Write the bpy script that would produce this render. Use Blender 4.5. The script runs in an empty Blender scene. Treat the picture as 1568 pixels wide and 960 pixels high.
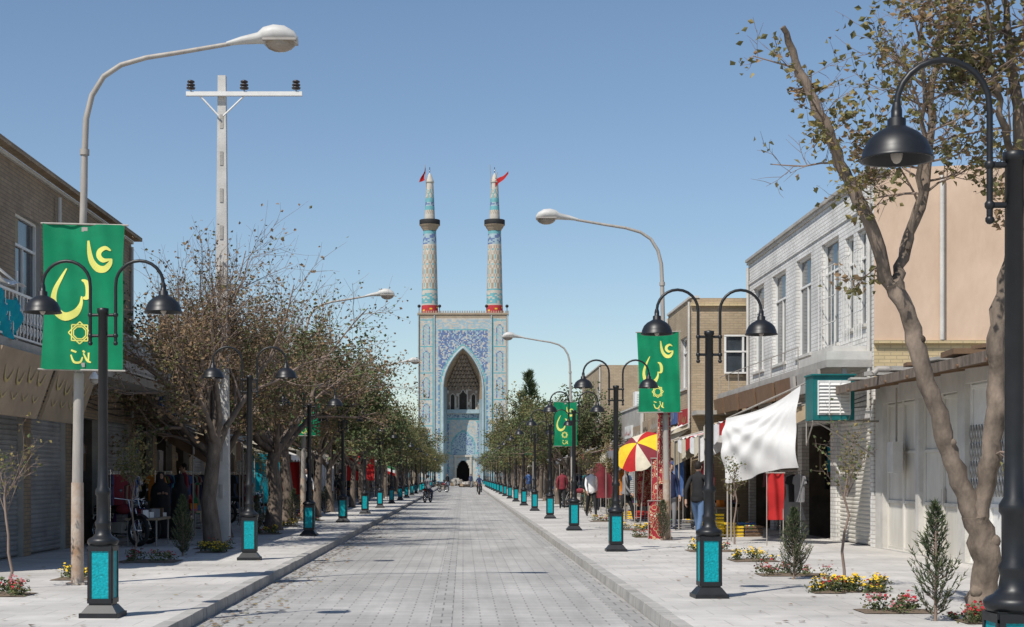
import bpy, math, random
from mathutils import Vector, Matrix, noise as mnoise
R = random.Random(7)
sc = bpy.context.scene
COL = sc.collection

# ------------------------------------------------------------------ materials
def nodes(name):
    m = bpy.data.materials.new(name); m.use_nodes = True
    nt = m.node_tree; b = nt.nodes['Principled BSDF']
    return m, nt, b
def sc3(c, k): return (min(1, c[0]*k), min(1, c[1]*k), min(1, c[2]*k), 1)
def M(name, col, rough=.8, var=.18, scale=4., bump=0., bscale=30., metal=0., stretch=None, col2=None, transl=0., spec=.3):
    m, nt, b = nodes(name)
    N, L = nt.nodes, nt.links
    tc = N.new('ShaderNodeTexCoord'); mp = N.new('ShaderNodeMapping')
    if stretch: mp.inputs['Scale'].default_value = stretch
    L.new(tc.outputs['Object'], mp.inputs[0])
    nz = N.new('ShaderNodeTexNoise'); nz.inputs['Scale'].default_value = scale; nz.inputs['Detail'].default_value = 6
    nz.inputs['Roughness'].default_value = .65
    L.new(mp.outputs[0], nz.inputs['Vector'])
    cr = N.new('ShaderNodeValToRGB'); cr.color_ramp.elements[0].position = .3; cr.color_ramp.elements[1].position = .7
    cr.color_ramp.elements[0].color = sc3(col2, 1) if col2 else sc3(col, 1-var)
    cr.color_ramp.elements[1].color = sc3(col, 1+var)
    L.new(nz.outputs[0], cr.inputs[0]); L.new(cr.outputs[0], b.inputs['Base Color'])
    b.inputs['Roughness'].default_value = rough; b.inputs['Metallic'].default_value = metal
    b.inputs['Specular IOR Level'].default_value = spec
    if bump:
        n2 = N.new('ShaderNodeTexNoise'); n2.inputs['Scale'].default_value = bscale; n2.inputs['Detail'].default_value = 4
        L.new(mp.outputs[0], n2.inputs['Vector'])
        bp = N.new('ShaderNodeBump'); bp.inputs['Strength'].default_value = bump; bp.inputs['Distance'].default_value = .02
        L.new(n2.outputs[0], bp.inputs['Height']); L.new(bp.outputs[0], b.inputs['Normal'])
    if transl:
        t = N.new('ShaderNodeBsdfTranslucent'); L.new(cr.outputs[0], t.inputs[0])
        mx = N.new('ShaderNodeMixShader'); mx.inputs[0].default_value = transl
        L.new(b.outputs[0], mx.inputs[1]); L.new(t.outputs[0], mx.inputs[2])
        L.new(mx.outputs[0], N['Material Output'].inputs[0])
    return m
def MBrick(name, c1, c2, mortar, bw=.25, bh=.075, ms=.01, wall=True, rough=.85, stain=.35, bump=.4, offset=.5, stretch=(1,1,1), sscale=.8, stain2=0):
    m, nt, b = nodes(name); N, L = nt.nodes, nt.links
    tc = N.new('ShaderNodeTexCoord')
    src = tc.outputs['Object']
    if wall:
        sp = N.new('ShaderNodeSeparateXYZ'); L.new(src, sp.inputs[0])
        ad = N.new('ShaderNodeMath'); ad.operation = 'ADD'; L.new(sp.outputs[0], ad.inputs[0]); L.new(sp.outputs[1], ad.inputs[1])
        cb = N.new('ShaderNodeCombineXYZ'); L.new(ad.outputs[0], cb.inputs[0]); L.new(sp.outputs[2], cb.inputs[1])
        v = cb.outputs[0]
    else: v = src
    br = N.new('ShaderNodeTexBrick'); L.new(v, br.inputs['Vector'])
    br.inputs['Scale'].default_value = 1; br.inputs['Brick Width'].default_value = bw; br.inputs['Row Height'].default_value = bh
    br.inputs['Mortar Size'].default_value = ms; br.inputs['Mortar Smooth'].default_value = .3
    br.inputs['Color1'].default_value = (*c1, 1); br.inputs['Color2'].default_value = (*c2, 1); br.inputs['Mortar'].default_value = (*mortar, 1)
    br.offset = offset
    mp = N.new('ShaderNodeMapping'); mp.inputs['Scale'].default_value = stretch; L.new(src, mp.inputs[0])
    nz = N.new('ShaderNodeTexNoise'); nz.inputs['Scale'].default_value = sscale; nz.inputs['Detail'].default_value = 8; nz.inputs['Roughness'].default_value = .7
    L.new(mp.outputs[0], nz.inputs['Vector'])
    mr = N.new('ShaderNodeMapRange'); mr.inputs[1].default_value = .3; mr.inputs[2].default_value = .7
    mr.inputs[3].default_value = 1-stain; mr.inputs[4].default_value = 1+stain*.45; L.new(nz.outputs[0], mr.inputs[0])
    fac = mr.outputs[0]
    if stain2:
        n3 = N.new('ShaderNodeTexNoise'); n3.inputs['Scale'].default_value = .35; n3.inputs['Detail'].default_value = 5
        L.new(src, n3.inputs['Vector'])
        m3 = N.new('ShaderNodeMapRange'); m3.inputs[1].default_value = .35; m3.inputs[2].default_value = .65
        m3.inputs[3].default_value = 1-stain2; m3.inputs[4].default_value = 1+stain2*.5; L.new(n3.outputs[0], m3.inputs[0])
        mu = N.new('ShaderNodeMath'); mu.operation = 'MULTIPLY'; L.new(fac, mu.inputs[0]); L.new(m3.outputs[0], mu.inputs[1]); fac = mu.outputs[0]
    vm = N.new('ShaderNodeVectorMath'); vm.operation = 'SCALE'; L.new(br.outputs[0], vm.inputs[0]); L.new(fac, vm.inputs['Scale'])
    L.new(vm.outputs[0], b.inputs['Base Color']); b.inputs['Roughness'].default_value = rough
    b.inputs['Specular IOR Level'].default_value = .25
    bp = N.new('ShaderNodeBump'); bp.invert = True; bp.inputs['Strength'].default_value = bump; bp.inputs['Distance'].default_value = .01
    L.new(br.outputs['Fac'], bp.inputs['Height']); L.new(bp.outputs[0], b.inputs['Normal'])
    return m

m_ground = M('dusty_ground', (.34,.30,.25), var=.2, scale=.5, bump=.3)
m_road = MBrick('road_pavers', (.46,.445,.42), (.40,.39,.37), (.27,.26,.25), bw=.4, bh=.2, ms=.011, wall=False, stain=.24, stretch=(1.4,.12,1), sscale=1.2, stain2=.16)
m_gutter = MBrick('gutter_pavers', (.40,.39,.37), (.35,.34,.325), (.22,.215,.205), bw=.24, bh=.4, ms=.012, wall=False, stain=.25)
m_pave = MBrick('pavement_slabs', (.57,.545,.51), (.53,.51,.48), (.41,.39,.36), bw=.6, bh=.6, ms=.008, wall=False, stain=.2, offset=0.5, bump=.2, sscale=1.6, stain2=.2)
m_kerb = MBrick('kerb_stone', (.44,.42,.39), (.38,.37,.345), (.2,.19,.18), bw=50, bh=.8, ms=.012, wall=False, stain=.3, sscale=2)
m_brickA = MBrick('brown_brick', (.36,.27,.18), (.29,.215,.145), (.21,.175,.14), stain=.4)
m_brickT = MBrick('tan_brick', (.46,.36,.245), (.40,.305,.20), (.33,.27,.195), stain=.3)
m_brickY = MBrick('yellow_brick', (.58,.46,.27), (.52,.41,.235), (.40,.32,.20), stain=.2)
m_brickW = MBrick('whitewashed_brick', (.76,.745,.71), (.68,.665,.635), (.50,.48,.45), bh=.09, stain=.3, ms=.012, bump=.8)
m_pink = M('pink_plaster', (.60,.45,.335), var=.1, scale=.9, bump=.35, bscale=7, col2=(.50,.365,.265), stretch=(1,1,.5))
m_cem = M('cement', (.36,.34,.31), var=.2, scale=2, bump=.3)
m_cemL = M('pale_cement', (.52,.50,.46), var=.15, scale=2, bump=.3)
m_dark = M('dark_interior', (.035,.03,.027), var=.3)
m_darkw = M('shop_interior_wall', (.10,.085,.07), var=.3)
m_glass = M('window_glass', (.04,.05,.06), rough=.12, var=.4, scale=1.5, spec=.6)
m_whitef = M('white_paint', (.72,.71,.68), rough=.5, var=.06, scale=6)
m_whitedoor = M('white_metal', (.60,.58,.53), rough=.45, var=.12, scale=1.5, stretch=(1,1,.3), col2=(.48,.45,.39))
m_shutG = M('grey_shutter', (.30,.30,.30), rough=.45, var=.25, scale=2, metal=.3)
m_shutB = M('brown_shutter', (.16,.13,.10), rough=.5, var=.25, scale=2)
m_shutW = M('pale_shutter', (.50,.49,.465), rough=.5, var=.15, scale=2)
m_black = M('black_lamp_paint', (.012,.013,.015), rough=.42, var=.3, scale=8, spec=.45)
m_blackM = M('black_rubber', (.02,.02,.02), rough=.7)
m_teal = M('teal_panel', (.0,.31,.35), rough=.45, var=.35, scale=24, bump=.5, bscale=45)
m_tealD = M('dark_teal_metal', (.01,.13,.13), rough=.5)
m_galv = M('galvanised_pole', (.36,.33,.295), rough=.6, var=.18, scale=3, metal=.1, stretch=(3,3,.6))
m_rust = M('rusty_paint', (.42,.38,.33), rough=.6, scale=3, col2=(.30,.17,.09), bump=.3)
m_concP = M('concrete_pole', (.52,.50,.47), var=.15, scale=3, bump=.2)
m_lens = M('lamp_lens', (.30,.25,.20), rough=.2, spec=.6)
m_bulb = M('lamp_bulb', (.42,.38,.33), rough=.3)
m_ceram = M('brown_ceramic', (.05,.04,.04), rough=.3)
m_green = M('banner_green', (.0,.23,.10), rough=.7, var=.18, scale=2, transl=.15)
m_yel = M('banner_yellow', (.76,.74,.18), rough=.7, var=.06)
m_gold = M('faded_gold', (.42,.33,.14), rough=.7)
m_bark = M('bark', (.19,.15,.12), rough=.95, scale=7, col2=(.075,.06,.048), bump=.9, bscale=22, stretch=(1,1,.35))
m_barkP = M('mottled_bark', (.23,.18,.14), rough=.95, scale=5, col2=(.075,.06,.048), bump=1., bscale=14, stretch=(1,1,.5))
m_twig = M('twig', (.24,.18,.145), rough=.95)
m_lf1 = M('leaf_dry', (.26,.175,.10), var=.3, scale=2, transl=.2)
m_lf2 = M('leaf_olive', (.165,.155,.065), var=.3, scale=2, transl=.25)
m_lf3 = M('leaf_green', (.10,.13,.05), var=.3, scale=2)  # far-tree greens are lightened so the colour itself carries the haze
m_lf4 = M('leaf_dark_green', (.06,.085,.038), var=.3, scale=2)
m_lf5 = M('leaf_yellow', (.29,.235,.09), var=.3, scale=2, transl=.25)
m_con = M('conifer_needles', (.05,.075,.035), var=.3, scale=5)
m_con2 = M('conifer_tips', (.11,.13,.06), var=.3, scale=5)
m_soil = M('planting_soil', (.16,.12,.085), bump=.8, scale=10)
m_flR = M('red_petals', (.35,.02,.03)); m_flY = M('yellow_petals', (.75,.48,.02)); m_flP = M('dusty_pink_petals', (.35,.12,.13))
# fabrics
F = {}
for k, c in dict(red=(.42,.02,.02), cream=(.6,.54,.42), white=(.72,.71,.70), black=(.02,.02,.022), navy=(.03,.04,.10), teal=(.0,.28,.36), blue=(.08,.16,.38),
                 jeans=(.09,.15,.26), grey=(.22,.22,.23), brown=(.16,.10,.06), orange=(.6,.2,.03), yellow=(.75,.5,.03), pink=(.5,.15,.22), green=(.03,.2,.08), khaki=(.3,.26,.18),
                 tan=(.42,.33,.22), maroon=(.2,.03,.04), purple=(.12,.05,.16)).items():
    F[k] = M('fabric_'+k, c, rough=.85, var=.15, scale=5, bump=.15, bscale=15)
m_cloth = M('white_sheet', (.80,.79,.77), rough=.8, var=.05, scale=2, transl=.12, bump=.3, bscale=5)
m_skin = M('skin', (.45,.27,.19), rough=.55, var=.06)
m_hair = M('hair', (.02,.016,.014), rough=.7)
def MCarpet():
    m, nt, b = nodes('patterned_carpet'); N, L = nt.nodes, nt.links
    tc = N.new('ShaderNodeTexCoord'); vo = N.new('ShaderNodeTexVoronoi'); vo.inputs['Scale'].default_value = 9
    L.new(tc.outputs['Object'], vo.inputs['Vector'])
    cr = N.new('ShaderNodeValToRGB'); cr.color_ramp.interpolation = 'CONSTANT'
    e = cr.color_ramp.elements; e[0].position = 0; e[0].color = (.55,.46,.34,1); e[1].position = .28; e[1].color = (.38,.03,.03,1)
    x = e.new(.5); x.color = (.5,.38,.22,1); x = e.new(.6); x.color = (.30,.02,.03,1)
    L.new(vo.outputs['Distance'], cr.inputs[0]); L.new(cr.outputs[0], b.inputs['Base Color']); b.inputs['Roughness'].default_value = .9
    return m
m_carpet = MCarpet()
m_chrome = M('chrome', (.6,.6,.6), rough=.2, metal=1)
m_signT = M('sign_tan', (.30,.23,.16), var=.2, scale=1.5)
m_signR = M('sign_red', (.35,.03,.03)); m_signB = M('sign_blue', (.05,.10,.25)); m_signW = M('sign_white', (.6,.6,.57))
# mosque tiles; distance haze is put into the pale, greyed base colours
T_cream = M('tile_cream', (.47,.44,.385), rough=.6, var=.15, scale=1.5)
T_turq = M('tile_turquoise', (.14,.35,.38), rough=.5, var=.15, scale=1.5)
T_lt = M('tile_pale_blue', (.31,.41,.45), rough=.5, var=.15, scale=1.5)
T_blue = M('tile_cobalt', (.12,.17,.31), rough=.5, var=.2, scale=1.5)
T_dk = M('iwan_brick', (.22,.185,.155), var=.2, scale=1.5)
T_red = M('red_band_cloth', (.42,.04,.045))
T_sand = MBrick('mosque_brick', (.42,.34,.25), (.36,.29,.21), (.28,.24,.18), stain=.2)

# ------------------------------------------------------------------ mesh builder
class MB:
    def __init__(s): s.v=[]; s.f=[]; s.m=[]; s.s=[]; s.ml=[]; s.mi={}
    def mat(s, m):
        k = m.name
        if k not in s.mi: s.mi[k] = len(s.ml); s.ml.append(m)
        return s.mi[k]
    def face(s, pts, m, sm=False):
        n = len(s.v); s.v.extend([tuple(p) for p in pts]); s.f.append(tuple(range(n, n+len(pts)))); s.m.append(s.mat(m)); s.s.append(sm)
    def box(s, a, b, m, rz=0, piv=None):
        x0,y0,z0 = a; x1,y1,z1 = b
        p = [(x0,y0,z0),(x1,y0,z0),(x1,y1,z0),(x0,y1,z0),(x0,y0,z1),(x1,y0,z1),(x1,y1,z1),(x0,y1,z1)]
        if rz:
            cx,cy = piv if piv else ((x0+x1)/2,(y0+y1)/2); c,sn = math.cos(rz), math.sin(rz)
            p = [(cx+(q[0]-cx)*c-(q[1]-cy)*sn, cy+(q[0]-cx)*sn+(q[1]-cy)*c, q[2]) for q in p]
        s.hexa(p, m)
    def hexa(s, p, m):
        n = len(s.v); s.v.extend(p); k = s.mat(m)
        for f in ((3,2,1,0),(4,5,6,7),(0,1,5,4),(1,2,6,5),(2,3,7,6),(3,0,4,7)):
            s.f.append(tuple(n+i for i in f)); s.m.append(k); s.s.append(False)
    def tube(s, path, rad, n, m, caps=True, sm=True):
        path = [Vector(p) for p in path]
        if not isinstance(rad, (list, tuple)): rad = [rad]*len(path)
        k = s.mat(m); base = len(s.v); N = len(path); up = None
        for i, p in enumerate(path):
            t = (path[min(i+1,N-1)] - path[max(i-1,0)])
            if t.length < 1e-9: t = Vector((0,0,1))
            t.normalize()
            if up is None:
                up = Vector((1,0,0)) if abs(t.x) < .8 else Vector((0,1,0))
            a = up - t*up.dot(t)
            if a.length < 1e-4: a = t.orthogonal()
            a.normalize(); up = a; b = t.cross(a)
            for j in range(n):
                an = 2*math.pi*j/n
                q = p + (a*math.cos(an)+b*math.sin(an))*rad[i]; s.v.append((q.x,q.y,q.z))
        for i in range(N-1):
            for j in range(n):
                a0 = base+i*n+j; a1 = base+i*n+(j+1)%n
                s.f.append((a0,a1,a1+n,a0+n)); s.m.append(k); s.s.append(sm)
        if caps and n > 3:
            s.face([s.v[base+j] for j in range(n)][::-1], m); s.face([s.v[base+(N-1)*n+j] for j in range(n)], m)
    def lathe(s, prof, c, n, m, sm=True, axis='z', fn=None, a0=0):
        base = len(s.v); k = s.mat(m)
        for r,z in prof:
            for j in range(n):
                an = 2*math.pi*j/n + a0
                s.v.append((c[0]+r*math.cos(an), c[1]+r*math.sin(an), c[2]+z))
        for i in range(len(prof)-1):
            for j in range(n):
                q0 = base+i*n+j; q1 = base+i*n+(j+1)%n
                kk = k if fn is None else s.mat(fn(j, i))
                s.f.append((q0,q1,q1+n,q0+n)); s.m.append(kk); s.s.append(sm)
    def ball(s, c, r, m, n=10, rings=7):
        prof = [(max(1e-4,math.sin(math.pi*i/rings)), -math.cos(math.pi*i/rings)) for i in range(rings+1)]
        base = len(s.v); k = s.mat(m); rx,ry,rz = r if isinstance(r,(tuple,list)) else (r,r,r)
        for q,z in prof:
            for j in range(n):
                an = 2*math.pi*j/n; s.v.append((c[0]+rx*q*math.cos(an), c[1]+ry*q*math.sin(an), c[2]+rz*z))
        for i in range(rings):
            for j in range(n):
                q0 = base+i*n+j; q1 = base+i*n+(j+1)%n
                s.f.append((q0,q1,q1+n,q0+n)); s.m.append(k); s.s.append(True)
    def grid(s, fn, nu, nv, m, sm=True, mf=None):
        base = len(s.v); k = s.mat(m)
        for i in range(nu+1):
            for j in range(nv+1): s.v.append(tuple(fn(i/nu, j/nv)))
        for i in range(nu):
            for j in range(nv):
                a = base+i*(nv+1)+j
                s.f.append((a,a+nv+1,a+nv+2,a+1)); s.m.append(s.mat(mf(i,j)) if mf else k); s.s.append(sm)
    def ribbon(s, pts, ws, o, ux, uz, m):
        P = []
        n = len(pts)
        def cr(i,t,a):
            p0,p1,p2,p3 = a[max(i-1,0)],a[i],a[min(i+1,n-1)],a[min(i+2,n-1)]
            return .5*((2*p1)+(-p0+p2)*t+(2*p0-5*p1+4*p2-p3)*t*t+(-p0+3*p1-3*p2+p3)*t**3)
        xs = [p[0] for p in pts]; ys = [p[1] for p in pts]
        for i in range(n-1):
            for t in (0,.25,.5,.75): P.append((cr(i,t,xs),cr(i,t,ys),ws[i]*(1-t)+ws[i+1]*t))
        P.append((xs[-1],ys[-1],ws[-1]))
        o = Vector(o); ux = Vector(ux); uz = Vector(uz)
        base = len(s.v); k = s.mat(m)
        for i,(x,y,w) in enumerate(P):
            a = P[max(i-1,0)]; b = P[min(i+1,len(P)-1)]
            dx,dy = b[0]-a[0], b[1]-a[1]; l = math.hypot(dx,dy) or 1
            for sg in (1,-1):
                q = o + ux*(x-dy/l*w/2*sg) + uz*(y+dx/l*w/2*sg); s.v.append(tuple(q))
        for i in range(len(P)-1):
            a = base+2*i; s.f.append((a,a+1,a+3,a+2)); s.m.append(k); s.s.append(False)
    def mesh(s, name):
        me = bpy.data.meshes.new(name); me.from_pydata(s.v, [], s.f)
        for m in s.ml: me.materials.append(m)
        me.polygons.foreach_set('material_index', s.m); me.polygons.foreach_set('use_smooth', s.s); me.update()
        return me
    def obj(s, name, parent=None, loc=(0,0,0), rz=0):
        return put(name, s.mesh(name), parent, loc, rz)
def put(name, me, parent=None, loc=(0,0,0), rz=0, sc_=1):
    o = bpy.data.objects.new(name, me); COL.objects.link(o)
    o.location = loc; o.rotation_euler = (0,0,rz); o.scale = (sc_,)*3
    if parent: o.parent = parent
    return o
def empty(name, loc=(0,0,0)):
    o = bpy.data.objects.new(name, None); COL.objects.link(o); o.location = loc; o.empty_display_size=.2; return o

# ------------------------------------------------------------------ camera / light
cam = bpy.data.cameras.new('camera'); co = bpy.data.objects.new('camera', cam); COL.objects.link(co)
co.location = (0,0,1.5); co.rotation_euler = (math.radians(90),0,0)
cam.lens = 55; cam.sensor_width = 36; cam.shift_x = .0478; cam.shift_y = .158; cam.clip_end = 5000; cam.clip_start=.1
sc.camera = co
EL = math.radians(52); AZ = (.62,.785)
d = Vector((AZ[0]*math.cos(EL), AZ[1]*math.cos(EL), -math.sin(EL)))
sun = bpy.data.lights.new('sun','SUN'); sun.energy = 4.7; sun.angle = math.radians(.5); sun.color = (1,.95,.875)
so = bpy.data.objects.new('sun', sun); COL.objects.link(so); so.rotation_euler = d.to_track_quat('-Z','Y').to_euler(); so.location=(-20,-20,40)
w = bpy.data.worlds.new('World'); sc.world = w; w.use_nodes = True
nt = w.node_tree; sky = nt.nodes.new('ShaderNodeTexSky'); sky.sky_type = 'NISHITA'; sky.sun_disc = False
sky.sun_elevation = EL; sky.sun_rotation = math.atan2(-AZ[0], -AZ[1]) % (2*math.pi)
sky.altitude = 1200; sky.air_density = 1.15; sky.dust_density = .35; sky.ozone_density = 2.6
nt.links.new(sky.outputs[0], nt.nodes['Background'].inputs[0]); nt.nodes['Background'].inputs[1].default_value = .108
sc.view_settings.view_transform = 'Standard'; sc.view_settings.look = 'None'; sc.view_settings.exposure = 0

# ------------------------------------------------------------------ ground
b = MB(); b.face([(-2000,-300,-.135),(2000,-300,-.135),(2000,3000,-.135),(-2000,3000,-.135)], m_ground); b.obj('ground')
b = MB(); b.face([(-2.9,-15,-.13),(2.1,-15,-.13),(2.1,236,-.13),(-2.9,236,-.13)], m_road)
b.face([(-40,236,-.13),(40,236,-.13),(40,252,-.13),(-40,252,-.13)], m_road)
b.face([(-.36,-15,-.126),(-.12,-15,-.126),(-.12,236,-.126),(-.36,236,-.126)], m_gutter)
b.face([(-2.9,-15,-.126),(-2.62,-15,-.126),(-2.62,236,-.126),(-2.9,236,-.126)], m_gutter)
b.face([(1.82,-15,-.126),(2.1,-15,-.126),(2.1,236,-.126),(1.82,236,-.126)], m_gutter)
b.obj('road')
for nm,x0,x1 in (('pavement',-9.3,-3.07),('pavement',2.27,10.6)):
    b = MB(); b.box((x0,-15,-.3),(x1,236,0), m_pave); b.obj(nm)
for x0,x1,s_ in ((-3.07,-2.9,1),(2.1,2.27,-1)):
    b = MB(); y=-15
    while y < 236:
        L_ = .8 if y < 90 else 8
        j = R.uniform(-.006,.006); jx=R.uniform(-.006,.006)
        inner = .02
        xa,xb=x0+jx,x1+jx
        if s_ > 0: p = [(x0,y,-.3),(xb,y,-.3),(xb,y+L_-.008,-.3),(x0,y+L_-.008,-.3),(x0,y,.006+j),(xb-inner,y,.006+j),(xb-inner,y+L_-.008,.006+j),(x0,y+L_-.008,.006+j)]
        else: p = [(xa,y,-.3),(x1,y,-.3),(x1,y+L_-.008,-.3),(xa,y+L_-.008,-.3),(xa+inner,y,.006+j),(x1,y,.006+j),(x1,y+L_-.008,.006+j),(xa+inner,y+L_-.008,.006+j)]
        b.hexa(p, m_kerb); y += L_
    b.obj('kerb')

# ------------------------------------------------------------------ twin arm street lamp
def lamp_mesh():
    b = MB()
    b.box((-.205,-.205,0),(.205,.205,.05), m_black)
    p=[(-.19,-.19,.05),(.19,-.19,.05),(.19,.19,.05),(-.19,.19,.05),(-.13,-.13,.13),(.13,-.13,.13),(.13,.13,.13),(-.13,.13,.13)]
    b.hexa(p, m_black)
    b.box((-.12,-.12,.13),(.12,.12,.76), m_black)
    for k in range(4):
        a = k*math.pi/2
        def rp(x,y,z): return (x*math.cos(a)-y*math.sin(a), x*math.sin(a)+y*math.cos(a), z)
        for q0,q1 in (((-.125,-.135,.18),(-.092,-.12,.72)),((.092,-.135,.18),(.125,-.12,.72))):
            pts=[(q0[0],q0[1],q0[2]),(q1[0],q0[1],q0[2]),(q1[0],q1[1],q0[2]),(q0[0],q1[1],q0[2])]
            b.hexa([rp(*p) for p in pts]+[rp(p[0],p[1],q1[2]) for p in pts], m_black)
        for z0,z1 in ((.15,.2),(.70,.75)):
            pts=[(-.125,-.137),(.125,-.137),(.125,-.121),(-.125,-.121)]
            b.hexa([rp(*p,z0) for p in pts]+[rp(*p,z1) for p in pts], m_black)
        pts=[(-.092,-.126),(.092,-.126),(.092,-.1205),(-.092,-.1205)]
        b.hexa([rp(*p,.2) for p in pts]+[rp(*p,.70) for p in pts], m_teal)
    b.lathe([(.001,.76),(.15,.76),(.165,.785),(.165,.81),(.15,.83),(.11,.85),(.085,.88),(.075,.95),(.085,.98),(.085,1.0),(.068,1.03),(.068,1.28),(.082,1.30),(.082,1.34),(.058,1.38),
             (.052,1.6),(.05,3.22),(.062,3.225),(.062,3.27),(.001,3.28)], (0,0,0), 16, m_black)
    for s in (-1,1):
        pts=[(s*.135,0,2.92),(s*.135,0,3.5)]
        for i in range(1,13):
            a=math.pi*i/12; pts.append((s*(.135+.255-.255*math.cos(a)),0,3.52+.255*math.sin(a)))
        b.tube(pts, .018, 8, m_black)
        for z in (2.98,3.2):
            b.tube([(0,0,z),(s*.15,0,z)], .018, 6, m_black); b.ball((s*.135,0,z), .03, m_black, 8, 5)
        b.ball((s*.135,0,2.9), .026, m_black, 8, 5)
        x=s*.645
        b.lathe([(.02,3.54),(.03,3.50),(.03,3.46),(.05,3.45),(.05,3.41),(.075,3.395),(.12,3.37),(.16,3.33),(.183,3.28),(.19,3.245),(.2,3.235),(.2,3.225),(.185,3.228),(.175,3.28),(.11,3.35),(.001,3.37)], (x,0,0), 20, m_black)
        b.ball((x,0,3.26), (.035,.035,.055), m_bulb, 8, 6)
    return b.mesh('street_lamp')
lm = lamp_mesh()
for k in range(19): put('street_lamp', lm, None, (-3.82+R.uniform(-.04,.04), 16.6+11.15*k, 0), R.uniform(-.05,.05))
for k in range(20):
    y = 8.57 if k==0 else (19.2+ (k-1)*11.7)
    put('street_lamp', lm, None, (3.02,y,0), R.uniform(-.05,.05) if k else 0)

# ------------------------------------------------------------------ tall road lights
def tall_light(x,y,s,tint=0):
    b = MB()
    b.box((-.13,-.13,0),(.13,.13,.03), m_rust)
    b.tube([(0,0,0),(0,0,.7),(.0,0,1.4)],[.09,.088,.085],12,m_rust)
    b.tube([(0,0,1.4),(.02,0,2.9)],[.075,.07],12,m_galv)
    b.tube([(.02,0,2.85),(.09,0,5.4),(.1,0,6.0)],[.055,.05,.046],12,m_galv)
    pts=[(.1,0,5.95),(.12,0,6.4),(.2,0,6.72),(.36,0,6.98),(.6,0,7.14),(.95,0,7.24),(1.4,0,7.31),(2.1,0,7.43)]
    b.tube([(s*0+p[0],0,p[2]) for p in pts],[.045,.043,.04,.038,.036,.034,.032,.03],10,m_galv)
    b.lathe([(.065,0),(.065,.08)],(.1,0,5.9),10,m_galv)
    secs=[(2.05,.035,7.40,7.46),(2.25,.06,7.42,7.53),(2.48,.10,7.43,7.585),(2.56,.15,7.43,7.655),(2.7,.175,7.43,7.69),(2.85,.17,7.43,7.675),(2.98,.13,7.43,7.60),(3.03,.08,7.43,7.52)]
    n=12; rings=[]
    for (xx,wd,z0,z1) in secs:
        rings.append([(xx, wd*math.cos(2*math.pi*j/n), z0+(z1-z0)*(.5+.5*math.sin(2*math.pi*j/n))) for j in range(n)])
    base=len(b.v); k=b.mat(m_shutW)
    for r in rings: b.v.extend(r)
    for i in range(len(rings)-1):
        for j in range(n):
            q0=base+i*n+j; q1=base+i*n+(j+1)%n; b.f.append((q0,q1,q1+n,q0+n)); b.m.append(k); b.s.append(True)
    b.face(rings[0],m_shutW); b.face(rings[-1],m_shutW)
    b.ball((2.79,0,7.45),(.22,.145,.135),m_lens,14,8); b.box((2.56,-.16,7.445),(3.02,.16,7.475),m_galv)
    o=b.obj('road_light',None,(x,y,0))
    if s<0: o.rotation_euler=(0,0,math.pi)
    return o
for y in (21.5,51.8,82): tall_light(-5.3,y,1)
for y in (36.3,67.5): tall_light(4.72,y,-1)

# banners
def banner(x,y,z0,w_=1.1,h_=1.95,rz=0,ry=0):
    e=empty('green_banner',(x,y,z0)); e.rotation_euler=(0,ry,rz)
    ph=R.random()*6
    def fold(u,v): return .035*math.sin(u*6+v*3+ph)*(.3+.7*abs(v-.5)*2)+.012*math.sin(v*14+u*4+ph)+.007*math.sin(u*26+v*5)
    b=MB(); b.grid(lambda u,v:((u-.5)*w_*(1-.03*math.sin(math.pi*v))+.01*math.sin(v*5), fold(u,v), v*h_),24,24,m_green)
    b.obj('cloth',e)
    b=MB()
    for z in (0,h_): b.tube([(-w_/2-.04,0,z),(w_/2+.04,0,z)],.014,6,m_galv)
    b.box((-.04,.0,h_-.1),(.04,.15,h_-.04),m_galv); b.box((-.04,.0,.04),(.04,.15,.1),m_galv)
    b.obj('rods',e)
    b=MB()
    def P(px,py): return ((px-124.5)/125*w_, (568-py)/223*h_)
    W=w_/125
    strokes=[([(131,370),(133,388),(137,402),(146,412),(157,413),(165,405),(167,397)],[3,7,9,11,10,7,3]),
             ([(166,385),(158,381),(149,386),(148,394),(155,400),(166,398)],[2,6,8,8,7,2]),
             ([(98,413),(90,428),(82,446),(80,464),(86,480),(98,487),(113,481),(121,468),(122,455)],[2,5,7,9,12,13,11,6,2]),
             ([(121,430),(128,433),(132,443),(131,456),(124,458)],[2,7,9,8,3]),
             ([(108,545),(113,556),(122,556),(125,548)],[2,3.5,3.5,2]),([(126,542),(132,553),(138,556)],[2,3.5,2]),
             ([(108,538),(116,541)],[3,3]),([(125,538),(128,541)],[3,3]),([(134,541),(134,556)],[3,2])]
    for yo in (-1,1):
        nv=len(b.v)
        for pts,ws in strokes: b.ribbon([P(*p) for p in pts],[q*W for q in ws],(0,0,0),(1,0,0),(0,0,1),m_yel)
        for R_,off in ((17,0),(17,math.pi/4),(10,math.pi/8)):
            n4=4 if R_==17 else 8
            c=[P(120+R_*math.cos(off+i*2*math.pi/n4), 511+R_*math.sin(off+i*2*math.pi/n4)) for i in range(n4+1)]
            for i in range(n4): b.ribbon([c[i],c[i+1]],[1.9*W]*2,(0,0,0),(1,0,0),(0,0,1),m_yel)
        for i in range(nv,len(b.v)):
            q=b.v[i]; u=q[0]/w_+.5; v=q[2]/h_
            b.v[i]=(q[0],fold(u,v)+yo*.006,q[2])
    b.obj('calligraphy',e)
banner(-5.18,21.25,2.93,1.1,1.98,.04,.02)
banner(4.52,36.0,2.95,.96,1.85,-.06,-.015)
banner(-5.2,51.5,2.8,1.0,1.85); banner(4.4,67.2,2.75,1.0,1.9); banner(-5.2,81.7,2.8)
b=MB()
for z in (2.85,4.65): b.tube([(0,0,z),(0,-.1,z)],.02,5,m_galv)
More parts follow.
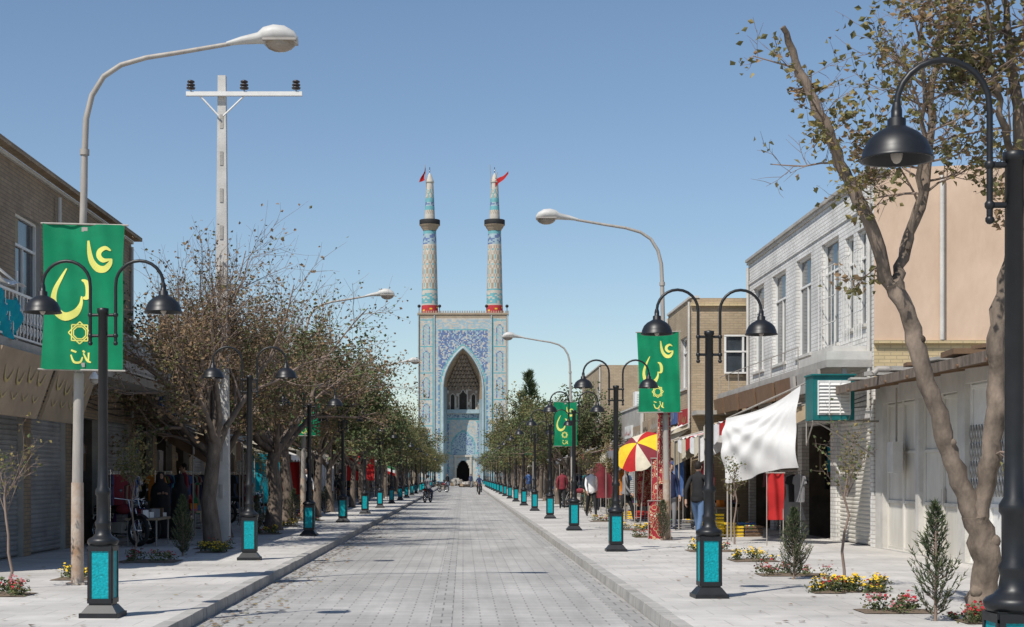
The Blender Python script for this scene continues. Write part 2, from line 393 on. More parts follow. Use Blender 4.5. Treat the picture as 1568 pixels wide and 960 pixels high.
b.tube([(0,0,0),(0,0,4.8)],.05,8,m_galv); b.obj('banner_pole',None,(4.4,97.9,0)); banner(4.4,97.7,2.8)

# utility pole
b=MB()
b.hexa([(-.17,-.13,0),(.17,-.13,0),(.17,.13,0),(-.17,.13,0),(-.085,-.08,10.15),(.085,-.08,10.15),(.085,.08,10.15),(-.085,.08,10.15)],m_concP)
for z in [1+.8*i for i in range(11)]: b.box((-.035,-.16+.007*z,z),(.035,-.06,z+.3),m_cem)
b.box((-.75,-.2,9.68),(1.75,-.12,9.77),m_whitef)
b.tube([(-.45,-.16,9.68),(-.05,-.16,9.25)],.02,6,m_whitef); b.tube([(.5,-.16,9.68),(.05,-.16,9.25)],.02,6,m_whitef)
for x in (-.65,.5,1.62):
    b.tube([(x,-.16,9.77),(x,-.16,9.85)],.015,6,m_galv)
    b.lathe([(.001,0),(.09,0),(.1,.03),(.06,.045),(.06,.06),(.09,.07),(.09,.1),(.05,.11),(.05,.13),(.08,.14),(.08,.17),(.04,.19),(.001,.2)],(x,-.16,9.83),10,m_ceram)
b.box((-.12,-.18,5.6),(.12,-.1,5.75),m_galv)
b.obj('utility_pole',None,(-5.22,33.9,0))

# ------------------------------------------------------------------ trees
def leaf(b,p,sz,rng,m):
    a=Vector((rng.gauss(0,1),rng.gauss(0,1),rng.gauss(0,.7))); a.normalize(); c=a.orthogonal().normalized()
    c=(c*math.cos(rng.random()*6)+a.cross(c)*math.sin(rng.random()*6)).normalized()
    n=a.cross(c)*sz*.18; s=sz*rng.uniform(.6,1.2)
    b.face([p, p+a*s*.5+c*s*.36+n, p+a*s, p+a*s*.5-c*s*.36+n], m)
def branch(b,p,dr,ln,r,lvl,mx,rng,P,tips):
    n=P['seg'][lvl]; path=[p.copy()]; rad=[r]; dirs=[dr]; d_=dr.copy()
    for i in range(n):
        w_=P['wob']; d_=d_+Vector((rng.gauss(0,w_),rng.gauss(0,w_),rng.gauss(0,w_)+P['up'])); d_.normalize()
        path.append(path[-1]+d_*ln/n); rad.append(r*(1-(i+1)/n*P['tap'])); dirs.append(d_.copy())
    b.tube(path,rad,P['sides'][lvl],P['bark'] if lvl<2 else P['twig'],caps=False)
    if lvl==mx:
        tips.append((path,ln)); return
    k=P['kids'][lvl]
    for i in range(k):
        t=P['st'][lvl]+(1-P['st'][lvl])*(i+rng.random()*.9)/k
        f=t*n; j=min(int(f),n-1); q=path[j].lerp(path[j+1],f-j)
        dd=dirs[j]; o=dd.orthogonal().normalized(); an=i*2.4+rng.random()*1.2
        o=o*math.cos(an)+dd.cross(o)*math.sin(an)
        sp=P['spread'][lvl]*rng.uniform(.7,1.25)
        nd=(dd*math.cos(sp)+o*math.sin(sp)); nd.z+=P['lift']; nd.normalize()
        branch(b,q,nd,ln*P['ratio'][lvl]*rng.uniform(.7,1.2),max(P.get('rmin',.0045),r*(1-t*P['tap'])*.6),lvl+1,mx,rng,P,tips)
def leaves(b,tips,P,rng):
    for path,ln in tips:
        cl=mnoise.noise(path[0]*P.get('nsc',.9))
        k=P['leaves']*(1+cl*1.9)
        if path[0].z > P['bare']: k*=P['bareK']
        k=int(k+rng.random())
        ms=P['lm']; m0=ms[min(len(ms)-1,int(abs(mnoise.noise(path[0]*.8+Vector((5,3,1))))*2.6*len(ms)))]
        for _ in range(max(0,k)):
            j=rng.randrange(len(path)-1); q=path[j].lerp(path[j+1],rng.random())
            q=q+Vector((rng.gauss(0,1),rng.gauss(0,1),rng.gauss(0,1)))*P['jit']
            leaf(b,q,P['ls'],rng,m0 if rng.random()<.6 else rng.choice(ms))
base=dict(seg=[4,4,3,3,3],wob=.13,up=.03,tap=.55,sides=[8,6,4,3,3],kids=[5,5,5,5],st=[.55,.3,.2,.15],spread=[.7,.65,.7,.7],ratio=[1.0,.62,.6,.62],lift=.08,
          bark=m_bark,twig=m_twig,leaves=9,bare=99,bareK=1,jit=.07,ls=.085,lm=[m_lf2,m_lf3,m_lf2,m_lf4])
def tree_mesh(seed,P,trunkpts,trunkr,limb,nl,tilt=(.3,.85)):
    rng=random.Random(seed); b=MB(); tips=[]
    tp=[(trunkpts[0][0],trunkpts[0][1],-.05)]+[trunkpts[0][:2]+(.12,)]+list(trunkpts[1:])
    b.tube(tp,[trunkr*1.5,trunkr*1.15]+[trunkr*(1-.3*i/len(trunkpts)) for i in range(1,len(trunkpts))],10,P['bark'],caps=False)
    top=Vector(trunkpts[-1])
    for i in range(nl):
        a=2*math.pi*i/nl+rng.random()*.8; t=rng.uniform(*tilt)
        dr=Vector((math.cos(a)*math.sin(t),math.sin(a)*math.sin(t),math.cos(t)))
        branch(b,top-Vector((0,0,rng.random()*.45)),dr,limb*rng.uniform(.8,1.15),trunkr*.46,0+1,4,rng,P,tips)
    leaves(b,tips,P,rng)
    print('tree',seed,len(b.f),len(tips),max(v[2] for v in b.v))
    return b.mesh('street_tree')
P1=dict(base); P1.update(leaves=7,bare=4.9,bareK=.3,lm=[m_lf1,m_lf2,m_lf1,m_lf1],kids=[5,6,6,6],up=.035,ls=.09,jit=.09)
P2=dict(base); P2.update(leaves=12,bare=5.2,bareK=.4,lm=[m_lf1,m_lf2,m_lf1,m_lf3],kids=[5,6,5,5],ls=.10,jit=.1)
P3=dict(base); P3.update(leaves=17,lm=[m_lf3,m_lf4,m_lf2,m_lf3],ls=.14,kids=[5,5,5,4],jit=.13,rmin=.006)
P4=dict(base); P4.update(leaves=17,lm=[m_lf2,m_lf3,m_lf5,m_lf2],ls=.14,kids=[5,5,5,4],jit=.13,rmin=.006)
tA=tree_mesh(11,P1,[(0,0,0),(-.08,0,1.0),(.02,.05,1.8),(.05,0,2.3)],.175,2.9,6)
tB=tree_mesh(23,P2,[(0,0,0),(.14,0,.9),(.05,.05,1.7),(.2,0,2.2)],.2,2.7,7,(.3,1.0))
tC=tree_mesh(31,P3,[(0,0,0),(.05,0,1.0),(.12,.05,2.2)],.15,2.5,7,(.2,.95))
tD=tree_mesh(47,P4,[(0,0,0),(-.1,0,1.0),(.0,.05,2.1)],.15,2.45,7,(.2,.95))
put('street_tree',tA,None,(-5.35,33.4,0),.3,1.0)
put('street_tree',tB,None,(-5.8,37.8,0),2.3,1.0)
put('street_tree',tB,None,(-5.2,42.8,0),1.2,1.08)
put('street_tree',tA,None,(-5.5,48.5,0),3.0,1.05)
put('street_tree',tC,None,(-5.3,56.5,0),0.4,1.02)
y=64; i=0
while y<226:
    put('street_tree',[tD,tC,tB,tD][i%4] if y<110 else [tD,tD,tC][i%3],None,(-5.3+R.uniform(-.3,.3),y,0),R.random()*6,R.uniform(.9,1.05)*(1 if y<140 else .85)); y+=R.uniform(7.5,10); i+=1
y=73; i=0
while y<226:
    put('street_tree',[tC,tD,tD][i%3],None,(5.0+R.uniform(-.3,.3),y,0),R.random()*6,R.uniform(.9,1.05)*(1.0 if y<150 else .85)); y+=R.uniform(7.5,10); i+=1
for x,y in ((-14,150),(16,170),(13,120),(-13,215),(13,215)): put('street_tree',tC,None,(x,y,0),R.random()*6,1.15)

# near right tree
rng=random.Random(5); b=MB(); tips=[]
def V3(l): return [Vector(p) for p in l]
PN=dict(base); PN.update(bark=m_barkP,leaves=3.3,ls=.085,lm=[m_lf5,m_lf2,m_lf1,m_lf2],jit=.05,kids=[4,4,4,4],seg=[4,4,4,3,3],up=.02,wob=.16,ratio=[1,.6,.6,.6],nsc=1.6,lift=.05,rmin=.0035)
limbs=[([(5.50,16.5,-.1),(5.48,16.5,.1),(5.5,16.5,.59),(5.40,16.5,1.07)],[.21,.17,.15,.14]),
 ([(5.40,16.5,1.0),(5.2,16.5,1.55),(5.04,16.45,2.04),(4.86,16.5,2.59),(4.70,16.5,3.14),(4.52,16.5,3.55)],[.105,.1,.095,.09,.09,.1]),
 ([(4.52,16.5,3.5),(4.24,16.4,4.17),(4.04,16.5,4.69),(3.76,16.4,5.2),(3.56,16.5,5.76),(3.35,16.4,6.2)],[.07,.065,.06,.055,.045,.03]),
 ([(4.54,16.5,3.5),(4.66,16.6,3.8),(4.9,16.7,4.5),(5.02,16.8,5.2),(5.08,16.8,5.9),(5.24,16.8,6.7)],[.06,.06,.05,.042,.032,.018]),
 ([(4.72,16.55,3.9),(4.75,16.3,4.6),(4.72,16.0,5.3),(4.6,15.8,6.2)],[.035,.03,.024,.014]),
 ([(5.42,16.5,1.0),(5.52,16.45,1.55),(5.60,16.4,2.38),(5.62,16.4,3.07),(5.76,16.4,3.9),(5.8,16.3,4.8),(5.74,16.3,5.7),(5.6,16.3,6.7)],[.11,.1,.095,.09,.085,.07,.05,.025]),
 ([(5.62,16.4,3.0),(5.9,16.2,3.8),(6.1,16.0,4.8),(6.2,16,6)],[.06,.05,.04,.018]),
 ([(5.8,16.3,4.6),(5.5,16.0,5.2),(5.35,15.9,5.9),(5.3,15.9,6.8)],[.04,.034,.025,.014])]
for i,(pts,rad) in enumerate(limbs):
    pts=V3(pts)
    pp=[];rr=[]
    n=len(pts)
    for k in range(n-1):
        for t in (0,.2,.4,.6,.8):
            p0,p1,p2,p3=pts[max(k-1,0)],pts[k],pts[k+1],pts[min(k+2,n-1)]
            q=.5*((2*p1)+(-p0+p2)*t+(2*p0-5*p1+4*p2-p3)*t*t+(-p0+3*p1-3*p2+p3)*t**3)
            q=q+Vector((rng.gauss(0,.016),rng.gauss(0,.016),0)); pp.append(q); rr.append((rad[k]*(1-t)+rad[k+1]*t)*rng.uniform(.88,1.14))
    pp.append(pts[-1]); rr.append(rad[-1])
    b.tube(pp,rr,12,m_barkP)
    if i<2 or i==5:
        for _ in range(3):
            k=rng.randrange(3,len(pp)-3)
            if pp[k].z<3: b.ball(pp[k]+Vector((rng.choice([-1,1])*rr[k]*.7,-rr[k]*.5,0)),rr[k]*.5,m_barkP,8,6)
    if i>=2:
        for k in range(2,len(pp)):
            p=pp[k]
            if p.z<4.3:
                if rng.random()>.12: continue
            if i==2:
                # left limb: sparse; twigs mainly hang off its middle
                if p.z>5.3:
                    if rng.random()<.75: continue
                ln=rng.uniform(.3,.55) if p.z>5.3 else rng.uniform(.4,.75)
                a=rng.random()*6.283; dr=Vector((math.cos(a),math.sin(a)*.8,rng.uniform(-.3,.5))).normalized()
                branch(b,p,dr,ln,.012,2,4,rng,PN,tips); continue
            dens = 1
            if p.z>5.4: dens+= 1 if rng.random()<.6 else 0
            for _ in range(dens):
                a=rng.random()*6.283; dr=Vector((math.cos(a),math.sin(a)*.8,rng.uniform(-.1,.9))).normalized()
                branch(b,p,dr,rng.uniform(.45,.9),.014,2,4,rng,PN,tips)
leaves(b,tips,PN,rng)
print('near tree',len(b.f)); b.obj('street_tree')

# saplings
PS=dict(base); PS.update(bark=m_twig,leaves=7,ls=.06,lm=[m_lf2,m_lf3,m_lf5],jit=.04,kids=[4,4,4,3],seg=[3,3,3,2,2],up=.12,ratio=[1,.6,.6,.6],rmin=.003)
def sapling(x,y,h,seed,lv=7,spread=.35):
    rng=random.Random(seed); b=MB(); tips=[]; P=dict(PS); P['leaves']=lv
    pts=[Vector((0,0,0))]
    for i in range(6): pts.append(Vector((rng.gauss(0,.03),rng.gauss(0,.03),h*.62*(i+1)/6)))
    b.tube(pts,[.022-.0015*i for i in range(7)],6,m_twig)
    for i in range(6):
        a=i*2.4; t=rng.uniform(.2,.6); dr=Vector((math.cos(a)*t,math.sin(a)*t,1)).normalized()
        branch(b,pts[-1]-Vector((0,0,rng.random()*h*.2)),dr,h*spread*rng.uniform(.5,1.0),.008,2,4,rng,P,tips)
    leaves(b,tips,P,rng); b.obj('sapling',None,(x,y,0))
sapling(-6.1,29,2.5,1,10,.28); sapling(-6.0,20.6,2.3,2,2); sapling(5.05,20.7,2.35,3,3,.3); sapling(5.9,34,2.3,4,3,.25)
sapling(-5.9,46,2.4,9,10); sapling(5.0,52,2.6,10,12); sapling(4.9,60,2.8,11,12)
# conifer shrubs
def conifer(x,y,h,wd,seed,n=150):
    rng=random.Random(seed); b=MB(); b.tube([(0,0,0),(.01,0,h*.5),(0,0,h)],[.02,.014,.004],5,m_twig)
    for i in range(n):
        t=(i+rng.random())/n; z=h*(.03+.93*t); r=wd*(1-t)**.75*rng.uniform(.55,1.25)*min(1,.5+t*5)
        a=rng.random()*6.283; o=Vector((math.cos(a),math.sin(a),0))
        p0=Vector((0,0,z)); p1=p0+o*r*.6+Vector((0,0,r*.35)); p2=p0+o*r+Vector((0,0,r*1.05+.02))
        b.tube([p0,p1,p2],[.006,.004,.002],3,m_twig,caps=False)
        for k in range(22):
            s=rng.uniform(.2,1); q=p0.lerp(p1,s*2) if s<.5 else p1.lerp(p2,s*2-1)
            dd=(o*.6+Vector((rng.gauss(0,.6),rng.gauss(0,.6),.9+rng.gauss(0,.3)))).normalized()*h*.05*rng.uniform(.6,1.3)
            c=dd.cross(Vector((rng.gauss(0,1),rng.gauss(0,1),rng.gauss(0,1)))).normalized()*h*.006
            b.face([q-c,q+c,q+dd],m_con2 if (s>.75 and rng.random()<.6) else m_con)
    b.obj('conifer_shrub' if h<5 else 'pine_tree',None,(x,y,0))
conifer(-5.2,29,1.15,.24,1,190); conifer(4.78,22.6,1.05,.26,2,190); conifer(4.86,16.1,1.25,.30,3,110); conifer(4.6,36,.95,.25,4,120)
conifer(-5.4,41,1.0,.25,5,120); conifer(4.5,46.5,1.0,.3,6,110); conifer(-5.2,48,1.1,.3,7,110); conifer(-5.3,60,1.1,.3,8,80); conifer(4.6,58,1.1,.3,9,80)
conifer(8.6,205,15.5,3.0,12,170)
# flower beds
def flowers(x,y,w_,l_,cols,seed,n=16):
    rng=random.Random(seed); b=MB()
    b.grid(lambda u,v:((u-.5)*w_*1.15,(v-.5)*l_*1.15,.004+.03*math.sin(u*3.14)*math.sin(v*3.14)+rng.uniform(0,.008)),8,8,m_soil)
    for i in range(n):
        c=Vector((rng.uniform(-.5,.5)*w_,rng.uniform(-.5,.5)*l_,.02)); hh=rng.uniform(.06,.2); cm=rng.choice(cols)
        for k in range(45):
            q=c+Vector((rng.gauss(0,.05),rng.gauss(0,.05),rng.random()*hh)); leaf(b,q,.045,rng,rng.choice([m_lf3,m_lf4,m_lf2]))
        for k in range(9):
            q=c+Vector((rng.gauss(0,.055),rng.gauss(0,.055),hh*rng.uniform(.7,1.15))); r_=rng.uniform(.011,.021)
            t=Vector((rng.gauss(0,.4),-.5+rng.gauss(0,.5),1)).normalized(); a=t.orthogonal().normalized(); c2=t.cross(a)
            b.face([q+(a*math.cos(j*1.0472)+c2*math.sin(j*1.0472))*r_ for j in range(6)],cm)
    b.obj('flower_bed',None,(x,y,.0))
Y_=[m_flY]; RR=[m_flR,m_flP]; MX=[m_flY,m_flR,m_flY]
k=0
for x,y,w_,l_,c in ((-5.6,22.6,.5,.6,Y_),(-5.45,27.2,.9,.9,RR),(-5.1,32,.7,.6,MX),(-5.75,19.6,.6,.6,RR),(-4.9,30.5,.5,.5,Y_),(-5.1,40,.8,.8,MX),(-5.2,52,1,1,RR),(-5.3,46,.8,.8,Y_),
   (5.1,27.5,.7,.8,Y_),(4.95,23.5,.9,.6,RR),(4.65,20,.35,.4,MX),(4.95,20.2,.25,.4,Y_),(5.25,20.1,.25,.4,MX),(4.75,17.2,.7,.5,RR),(5.3,16.0,.4,.5,[m_flR]),(4.9,31,.8,.8,MX),(4.6,38,.8,.8,RR),(4.7,43,.8,.8,Y_),(4.7,51,1,1,MX)):
    k+=1; flowers(x,y,w_,l_,c,k,11)
# fallen leaves
rng=random.Random(77); b=MB()
for _ in range(1900):
    if rng.random()<.6: x=-2.85+abs(rng.gauss(0,.35)); z=-.118
    else: x=rng.choice([-1,1])*rng.uniform(3.2,6.5)-(.3 if rng.random()<.5 else 0); z=.012
    y=9+rng.random()**1.4*60
    if abs(x)>2 and z<0 and x>0: continue
    if z<0 and not (-2.88<x<2.0): continue
    a=rng.random()*6.28; s=rng.uniform(.02,.045)
    b.face([(x+s*math.cos(a+t),y+s*math.sin(a+t)*.9,z+rng.uniform(-.003,.012)) for t in (0,1.2,3.1,4.6)],rng.choice([m_lf1,m_lf1,m_lf5,m_bark]))
b.obj('fallen_leaves')

# ------------------------------------------------------------------ buildings
def facade(b,X,nx,y0,y1,z0,z1,ops,dep,mw,mr=None):
    mr=mr or mw
    ys=sorted(set([y0,y1]+[v for o in ops for v in o[:2]])); zs=sorted(set([z0,z1]+[v for o in ops for v in o[2:4]]))
    for i in range(len(ys)-1):
        for j in range(len(zs)-1):
            cy=(ys[i]+ys[i+1])/2; cz=(zs[j]+zs[j+1])/2
            if any(o[0]<cy<o[1] and o[2]<cz<o[3] for o in ops): continue
            b.face([(X,ys[i],zs[j]),(X,ys[i+1],zs[j]),(X,ys[i+1],zs[j+1]),(X,ys[i],zs[j+1])],mw)
    for ya,yb,za,zb in [o[:4] for o in ops]:
        xi=X-nx*dep
        b.face([(X,ya,za),(xi,ya,za),(xi,ya,zb),(X,ya,zb)],mr); b.face([(X,yb,za),(xi,yb,za),(xi,yb,zb),(X,yb,zb)],mr)
        b.face([(X,ya,zb),(xi,ya,zb),(xi,yb,zb),(X,yb,zb)],mr); b.face([(X,ya,za),(xi,ya,za),(xi,yb,za),(X,yb,za)],mr)
def shutter(b,X,nx,ya,yb,za,zb,m):
    n=max(4,int((zb-za)/.09)); prof=[]
    for i in range(n):
        z=za+(zb-za)*i/n; h=(zb-za)/n; prof+= [(0,z),(.022,z+h*.35),(.022,z+h*.7),(0,z+h*.98)]
    for i in range(len(prof)-1):
        (d0,a),(d1,c)=prof[i],prof[i+1]
        b.face([(X+nx*d0,ya,a),(X+nx*d0,yb,a),(X+nx*d1,yb,c),(X+nx*d1,ya,c)],m)
def window(fr,gl,X,nx,ya,yb,za,zb,m=m_whitef,mull=2,trans=.7):
    gl.face([(X,ya,za),(X,yb,za),(X,yb,zb),(X,ya,zb)],m_glass)
    def bar(a,c,z0,z1,dd=.05): fr.box((min(X,X+nx*dd),a,z0),(max(X,X+nx*dd),c,z1),m)
    t=.05
    bar(ya,ya+t,za,zb); bar(yb-t,yb,za,zb); bar(ya+t,yb-t,za,za+t); bar(ya+t,yb-t,zb-t,zb)
    zt=za+(zb-za)*trans; bar(ya+t,yb-t,zt,zt+.05,.045)
    for i in range(1,mull): 
        c=ya+(yb-ya)*i/mull; bar(c-.02,c+.02,za+t,zt-.002,.04)
    fr.box((min(X+nx*.003,X+nx*.008),ya+t,zt+.06),(max(X+nx*.003,X+nx*.008),ya+t+(yb-ya)*.35,zb-t-.01),F['khaki'])
    fr.box((min(X+nx*.1,X+nx*.2),ya-.06,za-.07),(max(X+nx*.1,X+nx*.2),yb+.06,za-.004),m_cemL)
SHIRT=[(-.1,0),(.1,0),(.25,-.06),(.3,-.22),(.2,-.26),(.19,-.68),(-.19,-.68),(-.2,-.26),(-.3,-.22),(-.25,-.06)]
DRESS=[(-.1,0),(.1,0),(.24,-.06),(.28,-.3),(.18,-.3),(.17,-.5),(.32,-1.15),(-.32,-1.15),(-.17,-.5),(-.18,-.3),(-.28,-.3),(-.24,-.06)]
def garment(b,p,a,kind,m,s=1):
    c,sn=math.cos(a),math.sin(a); out=SHIRT if kind==0 else DRESS
    f=[(p[0]+x*s*c-(-.02)*sn, p[1]+x*s*sn+(-.02)*c, p[2]+z*s) for x,z in out]; k=[(p[0]+x*s*c-.03*sn, p[1]+x*s*sn+.03*c, p[2]+z*s) for x,z in out]
    b.face(f,m); b.face(k[::-1],m)
    n=len(out)
    for i in range(n): b.face([f[i],f[(i+1)%n],k[(i+1)%n],k[i]],m)
    b.tube([(p[0],p[1],p[2]),(p[0],p[1],p[2]+.06)],.006,4,m_chrome)
FK=list(F)+['black']*7+['navy']*4+['grey']*4+['brown']*4+['maroon']*3+['jeans']*3+['khaki']*2
def squig(b,o,ux,L_,h,m,seed):
    rng=random.Random(seed); x=0.05*L_
    while x<L_*.92:
        w_=rng.uniform(.3,.8)*h; k=rng.randrange(3)
        if k==0: b.ribbon([(x,h*.6),(x+w_*.2,h*.3),(x+w_*.6,h*.25),(x+w_,h*.45)],[.02*h,h*.1,h*.12,h*.03],o,ux,(0,0,1),m)
        elif k==1: b.ribbon([(x+w_*.5,h*.85),(x+w_*.45,h*.5),(x+w_*.3,h*.3)],[h*.08,h*.1,h*.04],o,ux,(0,0,1),m)
        else: b.ribbon([(x,h*.4),(x+w_*.3,h*.6),(x+w_*.5,h*.4),(x+w_*.8,h*.3),(x+w_,h*.5)],[h*.04,h*.1,h*.09,h*.1,h*.03],o,ux,(0,0,1),m)
        x+=w_*1.05
def shop_row(name,X,nx,y0,y1,H,mw,plan,seed,upper=None,back=8,sign=True,canopy=True,detail=True):
    rng=random.Random(seed); e=empty(name,(0,0,0)); xb=X-nx*back
    wl=MB(); sh=MB(); gd=MB(); fr=MB(); gl=MB()
    n=len(plan); W=(y1-y0)/n; ops=[]
    for i,t in enumerate(plan):
        a=y0+W*i+.25; c=y0+W*(i+1)-.25; top=2.65+rng.uniform(-.1,.2)
        ops.append((a,c,0.0,top,t))
    wops=[]
    if upper:
        for (a,c,za,zb) in upper: wops.append((a,c,za,zb))
    facade(wl,X,nx,y0,y1,-.05,H,[(o[0],o[1],o[2]+.001,o[3]) for o in ops]+wops,.18,mw,m_cem if mw!=m_brickW else m_brickW)
    for yy in (y0,y1): wl.face([(X,yy,-.05),(xb,yy,-.05),(xb,yy,H),(X,yy,H)],mw)
    wl.face([(xb,y0,-.05),(xb,y1,-.05),(xb,y1,H),(xb,y0,H)],mw)
    wl.face([(X-nx*.2,y0+.2,H-.25),(xb,y0+.2,H-.25),(xb,y1-.2,H-.25),(X-nx*.2,y1-.2,H-.25)],m_cem)
    a_,c_=sorted((X+nx*.05,X-nx*.22)); wl.box((a_,y0-.03,H+.002),(c_,y1+.03,H+.07),m_cemL)
    for ya,yb,za,zb in wops: window(fr,gl,X-nx*.14,nx,ya+.003,yb-.003,za+.003,zb-.003)
    if H<5:
        xx=X-nx*rng.uniform(2,4); yy=rng.uniform(y0+1,y1-1); hh=rng.uniform(.9,1.5)
        fr.tube([(xx,yy,H-.25),(xx,yy,H+hh)],.018,5,m_galv,caps=False)
        for q in range(4): fr.tube([(xx-.35+.05*q,yy-.1+.1*q,H+hh-.05),(xx+.35-.05*q,yy-.1+.1*q,H+hh-.05)],.008,3,m_galv,caps=False)
        fr.tube([(xx,yy-.2,H+hh-.05),(xx,yy+.3,H+hh-.05)],.01,3,m_galv,caps=False)
    for idx,(a,c,z0,z1,t) in enumerate(ops):
        if t=='s': shutter(sh,X-nx*.12,nx,a,c,.02,z1,rng.choice([m_shutG,m_shutB,m_shutW,m_shutG]))
        elif t=='w': 
            shutter(sh,X-nx*.12,nx,a,c,.02,z1,m_whitedoor)
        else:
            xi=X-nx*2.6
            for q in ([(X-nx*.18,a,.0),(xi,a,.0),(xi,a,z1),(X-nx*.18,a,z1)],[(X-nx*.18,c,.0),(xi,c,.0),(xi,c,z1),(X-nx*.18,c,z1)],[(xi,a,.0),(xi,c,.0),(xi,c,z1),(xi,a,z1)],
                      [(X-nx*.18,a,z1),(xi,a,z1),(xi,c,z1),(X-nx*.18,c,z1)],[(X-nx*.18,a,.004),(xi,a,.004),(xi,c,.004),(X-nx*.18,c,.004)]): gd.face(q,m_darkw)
            if detail:
                k=int((c-a)/.24)
                for r_,zz in ((2.3,2.3),(1.2,2.35),(.35,2.2)):
                    xx=X-nx*r_; gd.tube([(xx,a+.02,zz+.06),(xx,c-.02,zz+.06)],.012,5,m_chrome,caps=False)
                    for j in range(k):
                        if rng.random()<(.15 if r_>1 else .5): continue
                        kd=rng.choice([0,0,1]); garment(gd,(xx,a+.15+j*.24,zz),math.pi/2+rng.uniform(-.5,.5),kd,F[rng.choice(FK)],.9)
                if rng.random()<.75:
                    xx=X+nx*rng.uniform(.35,.8); ya=a+rng.uniform(0,.4); yb=c-rng.uniform(0,.6); 
                    for yy in (ya,yb): gd.tube([(xx,yy,0),(xx,yy,1.62)],.014,5,m_chrome); gd.tube([(xx-.25,yy,.02),(xx+.25,yy,.02)],.014,5,m_chrome)
                    gd.tube([(xx,ya,1.6),(xx,yb,1.6)],.014,5,m_chrome)
                    j=ya+.1
                    while j<yb-.05:
                        garment(gd,(xx,j,1.52),rng.uniform(-.35,.35)+(0 if rng.random()<.6 else math.pi/2),rng.choice([0,0,1]),F[rng.choice(FK)],.95); j+=rng.uniform(.09,.2)
                if rng.random()<.6:
                    xx=X+nx*rng.uniform(1.0,1.4); ya=(a+c)/2-.7; 
                    gd.box((xx-.35,ya,.55),(xx+.35,ya+1.4,.6),m_signT)
                    for q in ((-.3,.05),(.3,.05),(-.3,1.35),(.3,1.35)): gd.tube([(xx+q[0],ya+q[1],0),(xx+q[0],ya+q[1],.55)],.02,5,m_galv)
                    for _ in range(26):
                        px=xx+rng.uniform(-.28,.28); py=ya+rng.uniform(.1,1.3); s_=rng.uniform(.05,.12)
                        gd.box((px-s_,py-s_,.603),(px+s_,py+s_,.6+rng.uniform(.05,.2)),F[rng.choice(FK)],rz=rng.random())
        if sign and rng.random()<.75:
            zz=3.0+rng.uniform(-.05,.15); m,tx=rng.choice([(m_signT,F['black']),(m_signR,m_gold),(m_signB,m_signW),(m_signW,F['red']),(m_signW,F['navy']),(m_signT,m_signW)])
            xa,xc=sorted((X+nx*.004,X+nx*.1)); 
            if zz+.6<H: 
                fr.box((xa,a+.1,zz),(xc,c-.1,zz+.55),m); squig(fr,(X+nx*.108,(a+.15) if nx<0 else (c-.15),zz+.03),(0,1 if nx<0 else -1,0),c-a-.3,.46,tx,seed*10+idx)
        if canopy and t in 'oa' or (canopy and rng.random()<.35):
            mm=F[rng.choice(['tan','cream','white','brown','khaki','grey','cream','maroon'])]; mz=F[rng.choice(['red','cream','blue','grey','white'])]
            dp=rng.uniform(1.4,2.2); zt=2.95; zb=rng.uniform(2.25,2.5); ya,yb=a-.15,c+.15; ph=rng.random()*6
            stripe=rng.random()<.25
            gd.grid(lambda u,v:(X+nx*(.02+dp*v),ya+(yb-ya)*u,zt+(zb-zt)*v-.09*math.sin(v*3.14)*(.6+.4*math.sin(u*9+ph))),12,6,mm,mf=(lambda i,j:(mz if (i//2)%2 else mm)) if stripe else None)
            gd.grid(lambda u,v:(X+nx*(.02+dp+.01*math.sin(u*40)),ya+(yb-ya)*u,zb-.22*v*(1+.25*math.sin(u*18+ph))),24,2,mm)
            for yy in (ya+.05,yb-.05):
                gd.tube([(X+nx*.02,yy,zt-.03),(X+nx*dp,yy,zb-.03)],.015,5,m_galv)
                if rng.random()<.5: gd.tube([(X+nx*dp,yy,0),(X+nx*dp,yy,zb)],.018,5,m_galv)
    for yy in (y0+.15,y1-.2): wl.tube([(X+nx*.06,yy,2.9),(X+nx*.06,yy,H-.1)],.04,8,m_cemL)
    for k in range(3):
        zz=2.92+k*.12; pts=[(X+nx*.05,y0+(y1-y0)*q/10,zz+.05*math.sin(q*2+k)) for q in range(11)]; fr.tube(pts,.01,4,m_blackM,caps=False)
    wl.obj('walls',e)
    for mb,nm in ((sh,'shutters'),(gd,'shop_goods_and_awnings'),(fr,'frames_and_signs'),(gl,'window_glass')):
        if mb.f: mb.obj(nm,e)
    return e
# left near brick house
eA=shop_row('brick_house',-8.1,1,23,38.2,7.14,m_brickA,['s','s','s','o','s'],3,upper=[(24.6,26.3,4.35,6.3),(28.3,30,4.35,6.3),(32,33.5,4.35,6.3),(35.3,37,4.35,6.3)],sign=False,canopy=False)
b=MB()
b.box((-8.09,23,3.45),(-7.0,38.2,3.62),m_cem)
b.box((-8.05,23,7.215),(-7.85,38.3,7.3),m_brickA)
def rail(b,x,ya,yb,z0,z1,m,lat=.12):
    b.box((x-.02,ya,z1-.04),(x+.02,yb,z1),m); b.box((x-.02,ya,z0+.05),(x+.02,yb,z0+.08),m)
    y=ya
    while y<yb:
        b.tube([(x,y,z0+.05),(x,y+.0,z1-.03)],.01,4,m,caps=False)
        pts=[(x,y+.06+.045*math.cos(t),z0+.45+.09*math.sin(t)) for t in [i*math.pi/4 for i in range(9)]]; b.tube(pts,.009,4,m,caps=False)
        pts=[(x,y+.06+.045*math.cos(t),z0+.22+.07*math.sin(t)) for t in [i*math.pi/4 for i in range(9)]]; b.tube(pts,.009,4,m,caps=False)
        y+=lat
rail(b,-7.05,30.5,38,3.62,4.45,m_whitef); rail(b,-7.05,23.1,30.3,3.62,4.4,m_whitef,.2)
for y in (26.8,31,34.7): b.tube([(-8.0,y,3.7),(-8.0,y,7.0)],.045,8,m_cemL)
